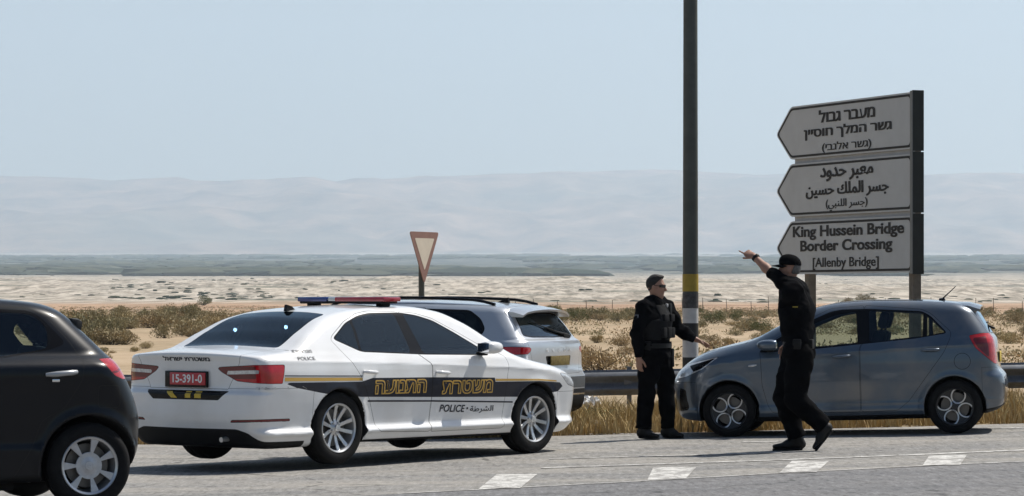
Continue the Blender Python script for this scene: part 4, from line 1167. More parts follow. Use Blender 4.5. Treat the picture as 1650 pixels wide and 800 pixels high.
def finish_blue(root, car):
    for sg in (-1, 1):
        handle(car, find(root, 'rear_door', sg), -.96, .895, sg, P_BLUE, rise=-.03); handle(car, find(root, 'front_door', sg), -.02, .845, sg, P_BLUE, rise=-.05)
        y = float(car.y_at(np.array([.72]), np.array([.95]), sg)[0])
        mirror(find(root, 'front_door', sg), .74, y + sg * .04, .985, sg, P_BLUE, .17, .18, .13)
        xs = np.linspace(.89, .98, 4); ys = car.y_at(xs, 0 * xs + .768, sg)
        q = MB(); q.tube([Vector((xs[i], ys[i] + sg * .004, .768 - (xs[i] - .93) * .12)) for i in range(4)], [.006, .013, .014, .008], 8); q.build('side_indicator', M_CLEAR, root)
    z = float(car.z_top(np.array([-1.05]), np.array([0.0]))[0])
    q = MB(); q.lathe([(0, -.02), (.045, -.02), (.03, .02), (0, .025)], 16, M=Matrix.Translation((-1.06, 0, z)) @ Matrix.Rotation(R(90), 4, 'X'))
    q.tube([(-1.06, 0, z + .01), (-1.21, 0, z + .145)], [.008, .004], 8); q.build('roof_aerial', M_GLOSSBLACK, root)
    # lip spoiler over the rear window
    ys = np.linspace(-.52, .52, 13); V, F = [], []
    for y in ys:
        zt = float(car.z_top(np.array([-1.30]), np.array([y]))[0]); w = 1 - (y / .52) ** 4
        for (x, dz) in ((-1.24, .012), (-1.36, .006), (-1.50 + .06 * y * y, -.035), (-1.495 + .06 * y * y, -.052), (-1.36, -.05), (-1.24, -.03)):
            V.append((x, y, zt + dz - .01 * (1 - w)))
    for i in range(12):
        for j in range(6): F.append((i * 6 + j, i * 6 + (j + 1) % 6, i * 6 + 6 + (j + 1) % 6, i * 6 + 6 + j))
    F += [tuple(range(6)), tuple(72 + k for k in range(6))]
    b = MB(); b.add(V, F, 0, True); b.build('roof_spoiler', P_BLUE, root)
    q = MB(); q.tube([(-1.49, .02, 1.16), (-1.62, .02, 1.10)], .012, 8); q.tube([(-1.50, .02, 1.165), (-1.54, -.30, 1.17)], .009, 8); q.build('rear_wiper', M_DARK, root)
    xr = float(car.x_rear(np.array([0.0]), np.array([.80]))[0])
    q = MB(); q.box((xr - .008, 0, .80), (.012, .50, .11), 0, None, .004); q.build('number_plate', mat('yellow number plate', (.60, .44, .05), .45), root)
    q = MB(); q.box((0, 0, .22), (2.0, 1.05, .12), 0, None, .03); q.tube([(-1.2, -.66, .28), (-1.2, .66, .28)], .035, 10); q.tube([(1.2, -.66, .28), (1.2, .66, .28)], .035, 10); q.build('underbody', M_WELL, root)
finish_blue(blue_car, car2)

# ------------------------------------------------------------------ the black hatchback cut by the frame
P_BLACK = mat('black car paint', (0.004, 0.0055, 0.009), 0.30, coat=0.45, coatr=0.06, var=0.05, vscale=3, spec=0.12)
S3 = dict(
    x0=-1.74, x1=2.03, wmax=.87, ztop=1.49, hub=.300, arch=.352, axles=(-1.245, 1.245), track=.83,
    top=pchip([(-1.9, 1.30), (-1.35, 1.385), (-1.10, 1.425), (-.9, 1.452), (-.5, 1.476), (0, 1.476), (.35, 1.415), (.7, 1.25), (1.05, 1.06), (1.35, .985), (1.75, .86), (1.95, .74), (2.05, .64)]),
    crown=.07, crear=.10, cfront=.25,
    rear=pchip([(.15, -1.54), (.3, -1.65), (.45, -1.70), (.6, -1.705), (.75, -1.67), (.9, -1.60), (1.02, -1.525), (1.06, -1.485), (1.2, -1.345), (1.3, -1.245), (1.42, -1.125)]),
    front=pchip([(.15, 1.9), (.3, 2.0), (.5, 2.03), (.65, 2.0), (.8, 1.9), (1.1, 1.5)]),
    under=pchip([(-1.8, .30), (-1.5, .22), (0, .18), (1.5, .18), (2, .2)]),
    plan=pchip([(-1.85, .73), (-1.6, .80), (-1.3, .838), (-.8, .8475), (.9, .847), (1.3, .84), (1.7, .80), (2.0, .70)]),
    low=pchip([(.1, -.10), (.2, -.05), (.3, -.03), (.42, -.02), (.47, -.03), (.6, -.02), (.8, -.006), (.92, .004), (.975, 0), (1.0, -.012), (1.04, -.052), (1.075, -.090), (1.10, -.096), (1.5, -.096)]),
    lean=pchip([(-1.7, .58), (-1.0, .46), (.6, .46), (1.5, .4)]), lean2=.15, beltc=pchip([(-1.6, 1.07), (-.6, 1.03), (.4, .98), (1.1, .92), (1.8, .85)]),
    ridges=[], flare=.020,
    kr=.16, kf=.22, kt=pchip([(-1.7, .05), (-1, .08), (.5, .09), (1.1, .08), (1.9, .12)]), cab=(-1.6, 1.0), seat_x=-.02, seat_z=.26)
_kw_r = [(-.12, 1.352), (-.60, 1.368), (-.868, 1.356), (-.947, 1.308), (-.985, 1.25), (-.978, 1.118), (-.62, 1.062), (-.12, 1.01)]
_kw_f = [(-.03, 1.350), (.22, 1.315), (.50, 1.20), (.78, 1.05), (.86, .97), (-.03, 1.0)]
_kw_all = [(.0, 1.372), (.24, 1.335), (.52, 1.22), (.82, 1.06), (.95, .955), (-.1, .995), (-.62, 1.048), (-.98, 1.105), (-1.115, 1.150), (-1.02, 1.255), (-.955, 1.335), (-.87, 1.382), (-.6, 1.392)]
parts3 = [
    ('windscreen', G_TINT, top2(sdpoly(sym([(0, 1.12), (.45, 1.08), (.66, .95), (.52, .42), (.3, .37), (0, .36)]), .05), .95), .02, dict(sides=False, rim=('windscreen_seal', M_GLOSSBLACK))),
    ('rear_window', G_TINT, rear2(sdpoly(sym([(0, 1.06), (.46, 1.07), (.58, 1.10), (.48, 1.31), (0, 1.34)]), .05), -1.1), .02, dict(sides=False, rim=('rear_window_seal', M_GLOSSBLACK))),
    ('rear_side_window', G_LIGHT, side2(sdpoly(_kw_r, .05), .3), 0, {}),
    ('added_quarter_window', G_LIGHT, lambda P: np.maximum(sdpoly([(-1.13, 1.31), (-1.22, 1.295), (-1.33, 1.22), (-1.36, 1.12), (-1.22, 1.11), (-1.12, 1.22)], .04)(P[:, 0], P[:, 2]), P[:, 1] + .3), .0, {}),  # far side only: glass added so light shows through the cabin
    ('front_side_window', G_LIGHT, side2(sdpoly(_kw_f, .05), .3), 0, {}),
    ('window_trim', M_GLOSSBLACK, side2(sdpoly(_kw_all, .05), .3), 0, dict(pieces=1)),
    ('tail_lamp', M_RED, side2(sdpoly([(-1.318, 1.046), (-1.48, 1.052), (-1.75, 1.05), (-1.78, .905), (-1.50, .895), (-1.424, .925)], .02), .48), .004, dict(sub=[('lamp_dark_lens', M_REDDARK, lambda P: np.maximum(np.abs(P[:, 2] - .955 + .25 * (P[:, 0] + 1.45)) - .01, P[:, 0] + 1.36))])),
    ('headlamp', M_CLEAR, side2(sdpoly([(2.1, .66), (1.8, .80), (1.40, .86), (1.5, .74), (1.8, .62)], .02), .40), .004, {}),
    ('grille', M_GLOSSBLACK, front2(sdpoly(sym([(0, .28), (.5, .28), (.55, .45), (0, .5)]), .03), 1.7), .004, dict(sides=False)),
    ('tailgate', P_BLACK, lambda P: np.maximum.reduce([np.abs(P[:, 1]) - np.interp(P[:, 2], [.5, .75, 1.0, 1.35], [.52, .56, .60, .58]), .55 - P[:, 2], P[:, 0] + 1.18]), .004, dict(sides=False)),
    ('rear_bumper', P_BLACK, lambda P: np.maximum.reduce([P[:, 2] - (.66 + .5 * np.clip(P[:, 0] + 1.75, -.2, .3)), P[:, 0] + 1.575]), .003, dict(sides=False)),
    ('front_door', P_BLACK, side2(sdpoly([(-.075, 1.39), (-.06, .98), (-.05, .40), (-.06, .22), (.80, .22), (.87, .35), (.93, .6), (.97, .86), (.97, .955), (.82, 1.08), (.52, 1.245), (.24, 1.36)], .03), .3), .004, {}),
    ('rear_door', P_BLACK, side2(sdpoly([(-.082, 1.39), (-.067, .98), (-.057, .40), (-.067, .22), (-.70, .22), (-.84, .45), (-.90, .62), (-1.06, .70), (-1.19, .90), (-1.205, 1.04), (-1.14, 1.16), (-.99, 1.345), (-.87, 1.402), (-.6, 1.41)], .04), .3), .004, {}),
    ('fuel_flap', P_BLACK, lambda P: np.maximum(sdpoly([(-1.30, .70), (-1.47, .70), (-1.47, .86), (-1.30, .86)], .03)(P[:, 0], P[:, 2]), -.5 + (P[:, 1] < 0) * 1.0), .005, {}),
    ('bonnet', P_BLACK, lambda P: np.maximum.reduce([np.abs(P[:, 1]) - .68, 1.1 - P[:, 0], .74 - P[:, 2]]), .004, dict(sides=False)),
    ('sill', M_DARK, lambda P: np.maximum.reduce([P[:, 2] - .235, np.abs(P[:, 0]) - .95]), 0, dict(sides=False)),
]
W3 = dict(r=.300, w=.19, rim=.212, style=STY_COVER)
black_car, car3, _ = build_car('black_car', 'black hatchback with silver wheel cover and red tail lamp beside the police saloon', 'car', (-4.41, 22.658, .035), R(205), 0.0, S3, parts3, P_BLACK, W3, ('windscreen', 'rear_window', 'front_side_window', 'rear_side_window', 'added_quarter_window'), liner_z=.45)
def finish_black(root, car):
    for sg in (-1, 1):
        handle(car, find(root, 'rear_door', sg), -1.03, .945, sg, M_CHROME if False else mat('silver door handle', (.42, .43, .44), .3, metal=.5), L=.22, hh=.036, rise=-.08); handle(car, find(root, 'front_door', sg), -.02, .90, sg, P_BLACK)
        y = float(car.y_at(np.array([.78]), np.array([1.0]), sg)[0]); mirror(find(root, 'front_door', sg), .80, y + sg * .04, 1.03, sg, P_BLACK, .2, .2, .15)
        y = float(car.y_at(np.array([-.99]), np.array([.896]), sg)[0]); q = MB(); q.box((-.99, y + sg * .004, .896), (.055, .012, .02), 0, None, .004); q.build('key_lock', M_CHROME, root)
    xr = float(car.x_rear(np.array([0.0]), np.array([.80]))[0])
    q = MB(); q.box((xr - .008, 0, .80), (.012, .50, .11), 0, None, .004); q.build('number_plate', mat('yellow plate', (.60, .44, .05), .45), root)
    q = MB(); q.box((0, 0, .24), (2.1, 1.1, .12), 0, None, .03); q.tube([(-1.245, -.7, .30), (-1.245, .7, .30)], .04, 10); q.tube([(-.75, .62, .16), (-.6, .62, .16), (-.5, .6, .2)], .03, 8); q.box((-.55, .6, .17), (.12, .06, .10), 0, None, .02); q.build('underbody', M_WELL, root)
finish_black(black_car, car3)

# ------------------------------------------------------------------ the silver estate car behind the police saloon
P_SILVER = mat('silver car paint', (0.50, 0.53, 0.57), 0.3, metal=0.55, coat=1.0, var=0.04, vscale=3, dust=0.1)
S4 = dict(
    x0=-2.33, x1=2.38, wmax=.93, ztop=1.50, hub=.325, arch=.358, axles=(-1.343, 1.343), track=.89,
    top=pchip([(-2.3, 1.37), (-2.05, 1.40), (-1.9, 1.425), (-1.4, 1.462), (-.6, 1.485), (-.1, 1.478), (.25, 1.43), (.6, 1.315), (.9, 1.16), (1.2, 1.02), (1.5, .96), (1.95, .88), (2.25, .78), (2.4, .69)]),
    crown=.07, crear=.10, cfront=.16,
    rear=pchip([(.15, -2.20), (.28, -2.29), (.42, -2.325), (.62, -2.325), (.68, -2.29), (.74, -2.275), (.95, -2.27), (1.02, -2.255), (1.06, -2.20), (1.2, -2.10), (1.33, -2.00), (1.45, -1.92)]),
    front=pchip([(.15, 2.25), (.3, 2.34), (.5, 2.38), (.65, 2.37), (.75, 2.32), (.9, 2.1), (1.2, 1.7)]),
    under=pchip([(-2.3, .27), (-2, .2), (0, .19), (2.1, .19), (2.4, .23)]),
    plan=pchip([(-2.35, .82), (-2.1, .88), (-1.3, .914), (0, .915), (1.4, .912), (1.9, .88), (2.2, .84), (2.4, .76)]),
    low=pchip([(.1, -.13), (.2, -.06), (.3, -.02), (.45, -.03), (.6, -.012), (.75, 0), (.85, -.004), (.95, -.02), (1.02, -.045), (1.05, -.05), (1.5, -.05)]),
    lean=pchip([(-2.2, .46), (-1.0, .44), (.5, .48), (1.2, .45)]), lean2=.14, beltc=pchip([(-2.3, 1.03), (0, .98), (1.2, .94), (2.2, .85)]),
    ridges=[(pchip([(-2.3, .985), (0, .90), (2, .80)]), .010, .035)], flare=.01,
    kr=.14, kf=.26, kt=pchip([(-2.2, .05), (-1, .09), (.6, .09), (1.2, .09), (2.3, .10)]), cab=(-2.1, 1.25), seat_x=.05)
_sw_all = [(-1.50, 1.372), (-1.66, 1.275), (-1.735, 1.165), (-1.71, 1.095), (-.2, 1.0), (.74, .965), (.60, 1.075), (.36, 1.21), (.12, 1.325), (-.1, 1.375), (-.7, 1.392)]
parts4 = [
    ('rear_window', G_TINT, rear2(sdpoly(sym([(0, 1.062), (.50, 1.066), (.66, 1.085), (.56, 1.315), (.4, 1.335), (0, 1.342)]), .04), -1.7), .016, dict(sides=False, rim=('rear_window_seal', M_GLOSSBLACK))),
    ('windscreen', G_TINT, top2(sdpoly(sym([(0, 1.2), (.45, 1.17), (.68, 1.05), (.55, .46), (.3, .41), (0, .40)]), .05), .9), .02, dict(sides=False, rim=('windscreen_seal', M_GLOSSBLACK))),
    ('load_bay_window', G_DARK, side2(sdpoly([(-.98, 1.365), (-1.49, 1.350), (-1.63, 1.265), (-1.70, 1.165), (-1.685, 1.115), (-1.05, 1.065)], .05), .3), 0, {}),
    ('rear_side_window', G_DARK, side2(sdpoly([(-.93, 1.372), (-.40, 1.378), (-.38, 1.02), (-1.0, 1.062)], .03), .3), 0, {}),
    ('front_side_window', G_TINT, side2(sdpoly([(-.30, 1.378), (-.09, 1.355), (.11, 1.308), (.345, 1.195), (.58, 1.065), (.68, .99), (-.27, 1.012)], .03), .3), 0, {}),
    ('window_trim', M_GLOSSBLACK, side2(sdpoly(_sw_all, .05), .3), 0, dict(pieces=1)),
    ('tail_lamp', M_RED, lambda P: np.maximum.reduce([np.minimum(sdpoly([(.64, .945), (.68, .965), (1.3, .985), (1.3, .875), (.72, .885), (.66, .915)], .01)(P[:, 1], P[:, 2]), sdpoly([(-.64, .945), (-.68, .965), (-1.3, .985), (-1.3, .875), (-.72, .885), (-.66, .915)], .01)(P[:, 1], P[:, 2])), P[:, 0] - (-1.84 - .5 * (P[:, 2] - .93))]), .004, {}),
    ('plate_recess', M_GLOSSBLACK, rear2(sdpoly(sym([(0, .755), (.30, .755), (.34, .862), (0, .862)]), .02), -2.0), .003, dict(sides=False)),
    ('bumper_cladding', mat('grey bumper cladding', (.07, .075, .08), .6, var=.1), rear2(sdpoly(sym([(0, .50), (1.3, .50), (1.3, .625), (0, .625)]), .03), -2.02), .003, dict(sides=False)),
    ('bumper_chrome', M_CHROME, rear2(sdpoly(sym([(0, .415), (.80, .415), (.80, .438), (0, .438)]), .005), -2.02), .002, dict(sides=False)),
    ('rear_diffuser', M_DARK, rear2(sdpoly(sym([(0, 0), (1.3, 0), (1.3, .485), (0, .485)]), .02), -1.95), .002, dict(sides=False)),
    ('tailgate', P_SILVER, lambda P: np.maximum.reduce([np.abs(P[:, 1]) - np.interp(P[:, 2], [.6, .8, 1.0, 1.4], [.55, .63, .70, .64]), .66 - P[:, 2], P[:, 0] + 1.90]), .004, dict(sides=False)),
    ('rear_bumper', P_SILVER, lambda P: np.maximum.reduce([P[:, 2] - .72, P[:, 0] + 1.69]), .003, dict(sides=False)),
    ('front_door', P_SILVER, side2(sdpoly([(-.33, 1.40), (-.31, 1.0), (-.2, .9), (-.2, .26), (.85, .26), (.9, .7), (.92, .9), (.9, .96), (.62, 1.09), (.36, 1.23), (.12, 1.34)], .03), .3), .004, {}),
    ('rear_door', P_SILVER, side2(sdpoly([(-.336, 1.40), (-.316, 1.0), (-.206, .9), (-.206, .26), (-.80, .28), (-.95, .56), (-1.08, .8), (-1.06, 1.06), (-.95, 1.40)], .03), .3), .004, {}),
    ('headlamp', M_CLEAR, side2(sdpoly([(2.45, .62), (2.45, .72), (1.8, .80), (1.95, .67)], .02), .38), .004, {}),
    ('bonnet', P_SILVER, lambda P: np.maximum.reduce([np.abs(P[:, 1]) - .72, 1.22 - P[:, 0], .74 - P[:, 2]]), .004, dict(sides=False)),
]
W4 = dict(r=.325, w=.215, rim=.225, style=STY_TWIN)
silver_car, car4, _ = build_car('estate_car', 'silver estate car with dark roof rails half hidden behind the police saloon', 'car', (-1.5345, 36.872, 0.0), R(155), 0.0, S4, parts4, P_SILVER, W4, ('rear_window', 'windscreen', 'load_bay_window', 'rear_side_window', 'front_side_window'), liner_z=.5)
def finish_silver(root, car):
    for sg in (-1, 1):
        xs = np.linspace(-1.75, .35, 16); y = sg * .56; z = car.z_top(xs, np.full(16, y))
        q = MB(); q.tube([Vector((xs[i], y, z[i] + .012 + .035 * min(1, min(i, 15 - i) / 1.5))) for i in range(16)], .017, 8); q.build('roof_rail', M_GLOSSBLACK, root)
        handle(car, find(root, 'rear_door', sg), -.98, .86, sg, P_SILVER); handle(car, find(root, 'front_door', sg), -.08, .84, sg, P_SILVER)
        y = float(car.y_at(np.array([.72]), np.array([1.0]), sg)[0]); mirror(find(root, 'front_door', sg), .72, y + sg * .05, 1.04, sg, P_SILVER, .2, .22, .15)
    tg = find(root, 'tailgate', 1)
    for k, ch in enumerate('SKODA'):
        u = -.30 + .15 * k; V, T = fit_text(ch, u - .032, u + .032, .905, .945, 0.03); rear_text(car, 'tailgate_letter', (V, T), M_CHROME, tg)
    xr = float(car.x_rear(np.array([0.0]), np.array([.81]))[0])
    q = MB(); q.box((xr - .010, 0, .808), (.014, .50, .105), 0, None, .004); q.build('number_plate', mat('shade darkened yellow plate', (.17, .125, .03), .6, var=.45, vscale=28), root)  # plate yellow darkened in its colour to stand in for shade
    ys = np.linspace(-.62, .62, 15); V, F = [], []
    for y in ys:
        zt = float(car.z_top(np.array([-1.93]), np.array([y]))[0])
        for (x, dz) in ((-1.86, .012), (-2.0, .004), (-2.16 + .10 * y * y, -.030), (-2.155 + .10 * y * y, -.052), (-2.0, -.05), (-1.86, -.03)): V.append((x, y, zt + dz))
    for i in range(14):
        for j in range(6): F.append((i * 6 + j, i * 6 + (j + 1) % 6, i * 6 + 6 + (j + 1) % 6, i * 6 + 6 + j))
    F += [tuple(range(6)), tuple(84 + k for k in range(6))]
    b = MB(); b.add(V, F, 0, True); b.build('roof_spoiler', P_SILVER, root)
    q = MB(); pts = []
    for y, z in ((-.42, 1.085), (-.2, 1.12), (.1, 1.18), (.36, 1.245)): pts.append(Vector((float(car.x_rear(np.array([y]), np.array([z]))[0]) - .018, y, z)))
    q.tube(pts, [.022, .010, .008, .006], 8); q.box(pts[0] + Vector((0, .02, -.012)), (.04, .18, .035), 0, None, .01); q.build('rear_wiper', M_DARK, root)
    z = float(car.z_top(np.array([-1.55]), np.array([0.0]))[0]); q = MB(); q.prism([(-1.66, z - .01), (-1.48, z - .01), (-1.60, z + .03), (-1.65, z + .055)], -.02, .02); q.build('roof_aerial', M_GLOSSBLACK, root)
    q = MB(); q.box((0, 0, .25), (2.2, 1.2, .12), 0, None, .03); q.box((-1.95, 0, .30), (.5, 1.3, .16), 0, None, .04); q.build('underbody', M_WELL, root)
finish_silver(silver_car, car4)
# ------------------------------------------------------------------ roadside: rail, pole, signs, fence, plants
M_GALV = mat('galvanised steel', (0.15, 0.16, 0.175), 0.5, metal=0.45, var=0.25, vscale=7, dust=0.06)
M_POLE = mat('painted pole', (0.060, 0.068, 0.062), 0.6, var=0.2, vscale=5)
M_SIGNBACK = mat('dark sign frame', (0.016, 0.020, 0.019), 0.7, var=0.2)
M_SIGN = mat('grey white sign sheeting', (0.46, 0.48, 0.49), 0.6, var=0.07, vscale=3.0)
M_INK = mat('black sign print', (0.010, 0.011, 0.012), 0.7)

def gz(x, y): return float(ground_z(x, y) + far_z(x, y))

def guardrail():
    root = empty('guardrail', (0, 39, 0)); tag(root, 'long grey steel guardrail running behind the cars along the dry grass', 'guardrail')
    xs = np.linspace(-16, 22, 96); ys = 39.3 - 0.11 * xs * np.where(xs < 0, 1.0, 1.0) + 0.004 * xs * xs
    prof = [(.0, .0), (.028, .012), (.045, .045), (.075, .062), (.105, .045), (.125, .01), (.155, -.004), (.185, .01), (.205, .045), (.235, .062), (.265, .045), (.282, .012), (.31, .0)]
    V, F = [], []
    n = len(prof)
    for x, y in zip(xs, ys):
        zt = gz(x, y) * 1.0 + .335
        for h, d in prof: V.append((x, y - 39 - d, zt + h))
        for h, d in reversed(prof): V.append((x, y - 39 - d + .006, zt + h))
    m = 2 * n
    for i in range(len(xs) - 1):
        for j in range(m): F.append((i * m + j, (i + 1) * m + j, (i + 1) * m + (j + 1) % m, i * m + (j + 1) % m))
    b = MB(); b.add(V, F, 0, True); b.build('rail_beam', M_GALV, root)
    for x in np.arange(-14.6, 21, 4.0):
        y = float(np.interp(x, xs, ys)) - 39 + .035; z = gz(x, y + 39)
        b = MB(); b.box((x, y + .055, z + .28), (.006, .10, .80)); b.box((x + .028, y + .008, z + .28), (.05, .006, .80)); b.box((x + .028, y + .102, z + .28), (.05, .006, .80))
        b.box((x + .01, y - .02, z + .49), (.10, .045, .20)); b.build('post', M_GALV, root)
    return xs, ys
_rail_x, _rail_y = guardrail()

def light_pole():
    Y = 40.4; X = (1112.5 - PXC) * Y / FPX; z0 = gz(X, Y)
    root = empty('lamp_pole', (X, Y, z0)); tag(root, 'tall dark lamp pole with white and black painted bands between the two officers', 'lamp pole')
    zz = lambda py: CAM_Z - (py - HORIZON) * Y / FPX - z0
    r = lambda z: .100 - .0022 * z
    b = MB(); b.tube([(0, 0, 0), (0, 0, zz(442)), (0, 0, 9.2)], [r(0), r(1.8), r(9.2)], 28); b.box((0, 0, .01), (.36, .36, .03)); b.build('shaft', M_POLE, root)
    b = MB(); b.tube([(0, 0, 9.15), (-.5, -.1, 9.55), (-1.6, -.3, 9.75)], [.05, .045, .04], 14); b.box((-1.85, -.35, 9.76), (.6, .26, .10), 0, None, .03); b.build('lamp_arm', M_POLE, root)
    wm = mat('white pole paint', (.50, .51, .52), .7, var=.12, vscale=9, dust=.2); bm_ = mat('black pole paint', (.016, .017, .018), .7, var=.2)
    ym = mat('yellow pole band', (.32, .23, .025), .6, var=.18, vscale=12); pm = mat('dark pole notice', (.05, .05, .055), .6, var=.6, vscale=26)
    for nm, a, c, m, e in (('yellow_band', 442, 470, ym, .004), ('notice', 472, 497, pm, .004), ('white_band', 497, 521, wm, .002), ('black_band', 521, 549, bm_, .002), ('white_band', 549, 576, wm, .002), ('black_band', 576, 606, bm_, .002)):
        z1, z2 = zz(c), zz(a); b = MB(); b.tube([(0, 0, z1), (0, 0, z2)], [r(z1) + e, r(z2) + e], 28); b.build(nm, m, root)
light_pole()

def road_sign():
    A = np.array([3.61, 44.1]); B = np.array([5.02, 40.5]); W = float(np.linalg.norm(B - A)); d = (B - A) / W
    zbase = 1.825; H = 2.265; ph, gap = .715, .06
    yaw = math.atan2(d[1], d[0])
    root = empty('direction_sign', (A[0], A[1], 0), (0, 0, yaw)); tag(root, 'tall grey sign of three arrow plates in Hebrew, Arabic and English pointing left', 'road sign')
    def u_of(px):
        k = (px - PXC) / FPX; return (k * A[1] - A[0]) / (d[0] - k * d[1])
    lines = [
        [(heb('מעבר גבול'), 1320, 1410, .63, .87, .02), (heb('גשר המלך חוסיין'), 1296, 1437, .33, .57, .02), (heb('(גשר אלנבי)'), 1325, 1404, .07, .26, .01)],
        [(arab('معبر حدود'), 1322, 1407, .62, .88, .02), (arab('جسر الملك حسين'), 1299, 1432, .31, .60, .02), (arab('(جسر اللنبي)'), 1331, 1398, .07, .29, .01)],
        [('King Hussein Bridge', 1278, 1457, .63, .90, .025), ('Border Crossing', 1290, 1438, .36, .63, .025), ('[Allenby Bridge]', 1310, 1416, .07, .30, .01)]]
    for k in range(3):
        z1 = zbase + H - k * (ph + gap); z0 = z1 - ph; zm = (z0 + z1) / 2
        out = rpoly([(0, zm), (.45, z1), (W, z1), (W, z0), (.45, z0)], .07, 5)
        b = MB(); b.prism([tuple(p) for p in out], 0, .03); pl = b.build('arrow_plate', M_SIGN, root)
        # black border, set into the plate edge
        def inset(e):
            t = .45 - e * .25
            return rpoly([(0 + e * 1.55, zm), (.45 + e * .45, z1 - e), (W - e, z1 - e), (W - e, z0 + e), (.45 + e * .45, z0 + e)], .06, 5)
        o_, i_ = inset(.022), inset(.052); n = len(o_)
        V = [(p[0], -.002, p[1]) for p in o_] + [(p[0], -.002, p[1]) for p in i_]
        F = [(j, (j + 1) % n, n + (j + 1) % n, n + j) for j in range(n)]
        mesh_np('border', V, F, M_INK, pl, smooth=False)
        for tx, p0, p1, v0, v1, bold in lines[k]:
            V, T = fit_text(tx, u_of(p0), u_of(p1), z0 + v0 * ph, z0 + v1 * ph, bold)
            e = (.011 if bold < .024 else .007) if bold >= .02 else .006          # heavy strokes: the letter struck three times
            VV = np.concatenate([np.stack([V[:, 0] + du, np.full(len(V), -.0035 - .0004 * q), V[:, 1]], 1) for q, du in enumerate((-e, 0, e))])
            mesh_np('lettering', VV, np.concatenate([T + q * len(V) for q in range(3)]), M_INK, pl, smooth=False)
        for zz in (z0 + .10, z1 - .10):
            b = MB(); b.box((W / 2 + .2, .07, zz), (W - .9, .04, .05)); b.build('stiffener', M_SIGNBACK, root)
        b = MB(); b.box((W + .012, .078, zm), (.022, .156, ph + .045)); b.box((W + .012 - .04, .145, zm), (.08, .02, ph)); b.build('end_plate', M_SIGNBACK, root)
    b = MB(); b.prism([(.50, zbase + .02), (.50, zbase + H - .02), (W - .03, zbase + H - .02), (W - .03, zbase + .02)], .036, .046); b.build('backing_panel', mat('grey backing panel', (.38, .39, .40), .65, var=.1), root)
    b = MB(); b.box((W - .004, .01, zbase + H / 2), (.05, .05, H + .03)); b.build('edge_post', mat('grey sign edge', (.20, .205, .20), .6, var=.1), root)
    pm = mat('rusty grey sign post', (.13, .115, .095), .7, var=.3, vscale=8)
    for u in (W - .16, .78):
        x, y = A + d * u; g = gz(x, y); b = MB(); b.box((u, .13, (g + zbase + H) / 2), (.115, .11, zbase + H - g)); b.build('post', pm, root)
road_sign()

def yield_sign():
    Y = 47.7; X = (684 - PXC) * Y / FPX; z0 = gz(X, Y)
    yaw = math.atan2(.45, .89)            # local -Y face looks to the right and a little to the camera
    root = empty('yield_sign', (X, Y, z0), (0, 0, R(63))); tag(root, 'triangular give way sign with brownish red border on a thin post beyond the estate car', 'road sign')
    top = CAM_Z - (374 - HORIZON) * Y / FPX - z0; bot = CAM_Z - (458 - HORIZON) * Y / FPX - z0
    w = .45
    out = rpoly([(-w, top), (w, top), (0, bot)], .06, 5)
    b = MB(); b.prism([tuple(p) for p in out], 0, .012); pl = b.build('sign_plate', mat('brownish red border', (.21, .115, .095), .6, var=.12, vscale=8), root)  # border plate in a muted brownish red
    inn = rpoly([(-w + .15, top - .095), (w - .15, top - .095), (0, bot + .20)], .03, 4)
    b = MB(); b.prism([tuple(p) for p in inn], -.0035, -.0005); b.build('sign_centre', mat('pale cream sheeting', (.55, .50, .42), .6, var=.06), pl)  # centre in a pale cream tone
    b = MB(); b.tube([(0, .05, -.2), (0, .05, top - .06)], .045, 14); b.box((0, .02, top - .12), (.16, .03, .04)); b.box((0, .02, top - .42), (.12, .03, .04)); b.build('post', M_POLE, root)
yield_sign()

def far_fence():
    Y = 318.0; root = empty('wire_fence', (0, Y, 0)); tag(root, 'thin wire fence with short posts across the far edge of the sandy plain', 'fence')
    pm = mat('weathered fence post', (.10, .075, .055), .9, var=.3); xs = []
    x = -16.0; r_ = random.Random(5)
    while x < 66: xs.append(x); x += r_.uniform(1.7, 3.0)
    for x in xs:
        y = 3 * math.sin(x * .05); h = r_.uniform(1.1, 1.65); g = gz(x, Y + y); b = MB(); b.tube([(x, y, g - .1), (x + r_.uniform(-.08, .08), y, g + h)], [.035, .028], 6); b.build('post', pm, root)
    for hh in (.35, .75, 1.1):
        b = MB(); b.tube([(x, 3 * math.sin(x * .05), gz(x, Y) + hh + .02 * math.sin(7 * x)) for x in xs], .007, 4); b.build('wire', pm, root)
far_fence()

# ---- plants
def plant_material(name, a, bcol, c3=None):
    m, nt, b = principled(name); L = nt.links.new
    b.inputs['Roughness'].default_value = .85; b.inputs['Specular IOR Level'].default_value = .15
    geo = N(nt, 'NewGeometry')
    c = mixc(nt, geo.outputs['Random Per Island'], a, bcol)
    if c3:
        oi = N(nt, 'ObjectInfo'); c = mixc(nt, remap(nt, oi.outputs['Random'], .35, 1, 0, .8), c, c3)
    L(c, b.inputs['Base Color']); return m
M_SHRUB = plant_material('olive scrub leaves', (.36, .31, .18), (.21, .19, .105), (.37, .29, .175))
M_SHRUB_DRY = plant_material('dry brown scrub', (.46, .35, .20), (.28, .205, .115), (.40, .33, .17))
M_SHRUB_GREEN = plant_material('green scrub leaves', (.20, .205, .095), (.10, .11, .05))
M_TWIG = mat('scrub twigs', (.10, .075, .05), .9)
M_GRASS = plant_material('dry golden grass', (.54, .42, .21), (.36, .265, .13))
M_GRASS_PALE = plant_material('pale dry grass', (.50, .39, .21), (.33, .24, .12))

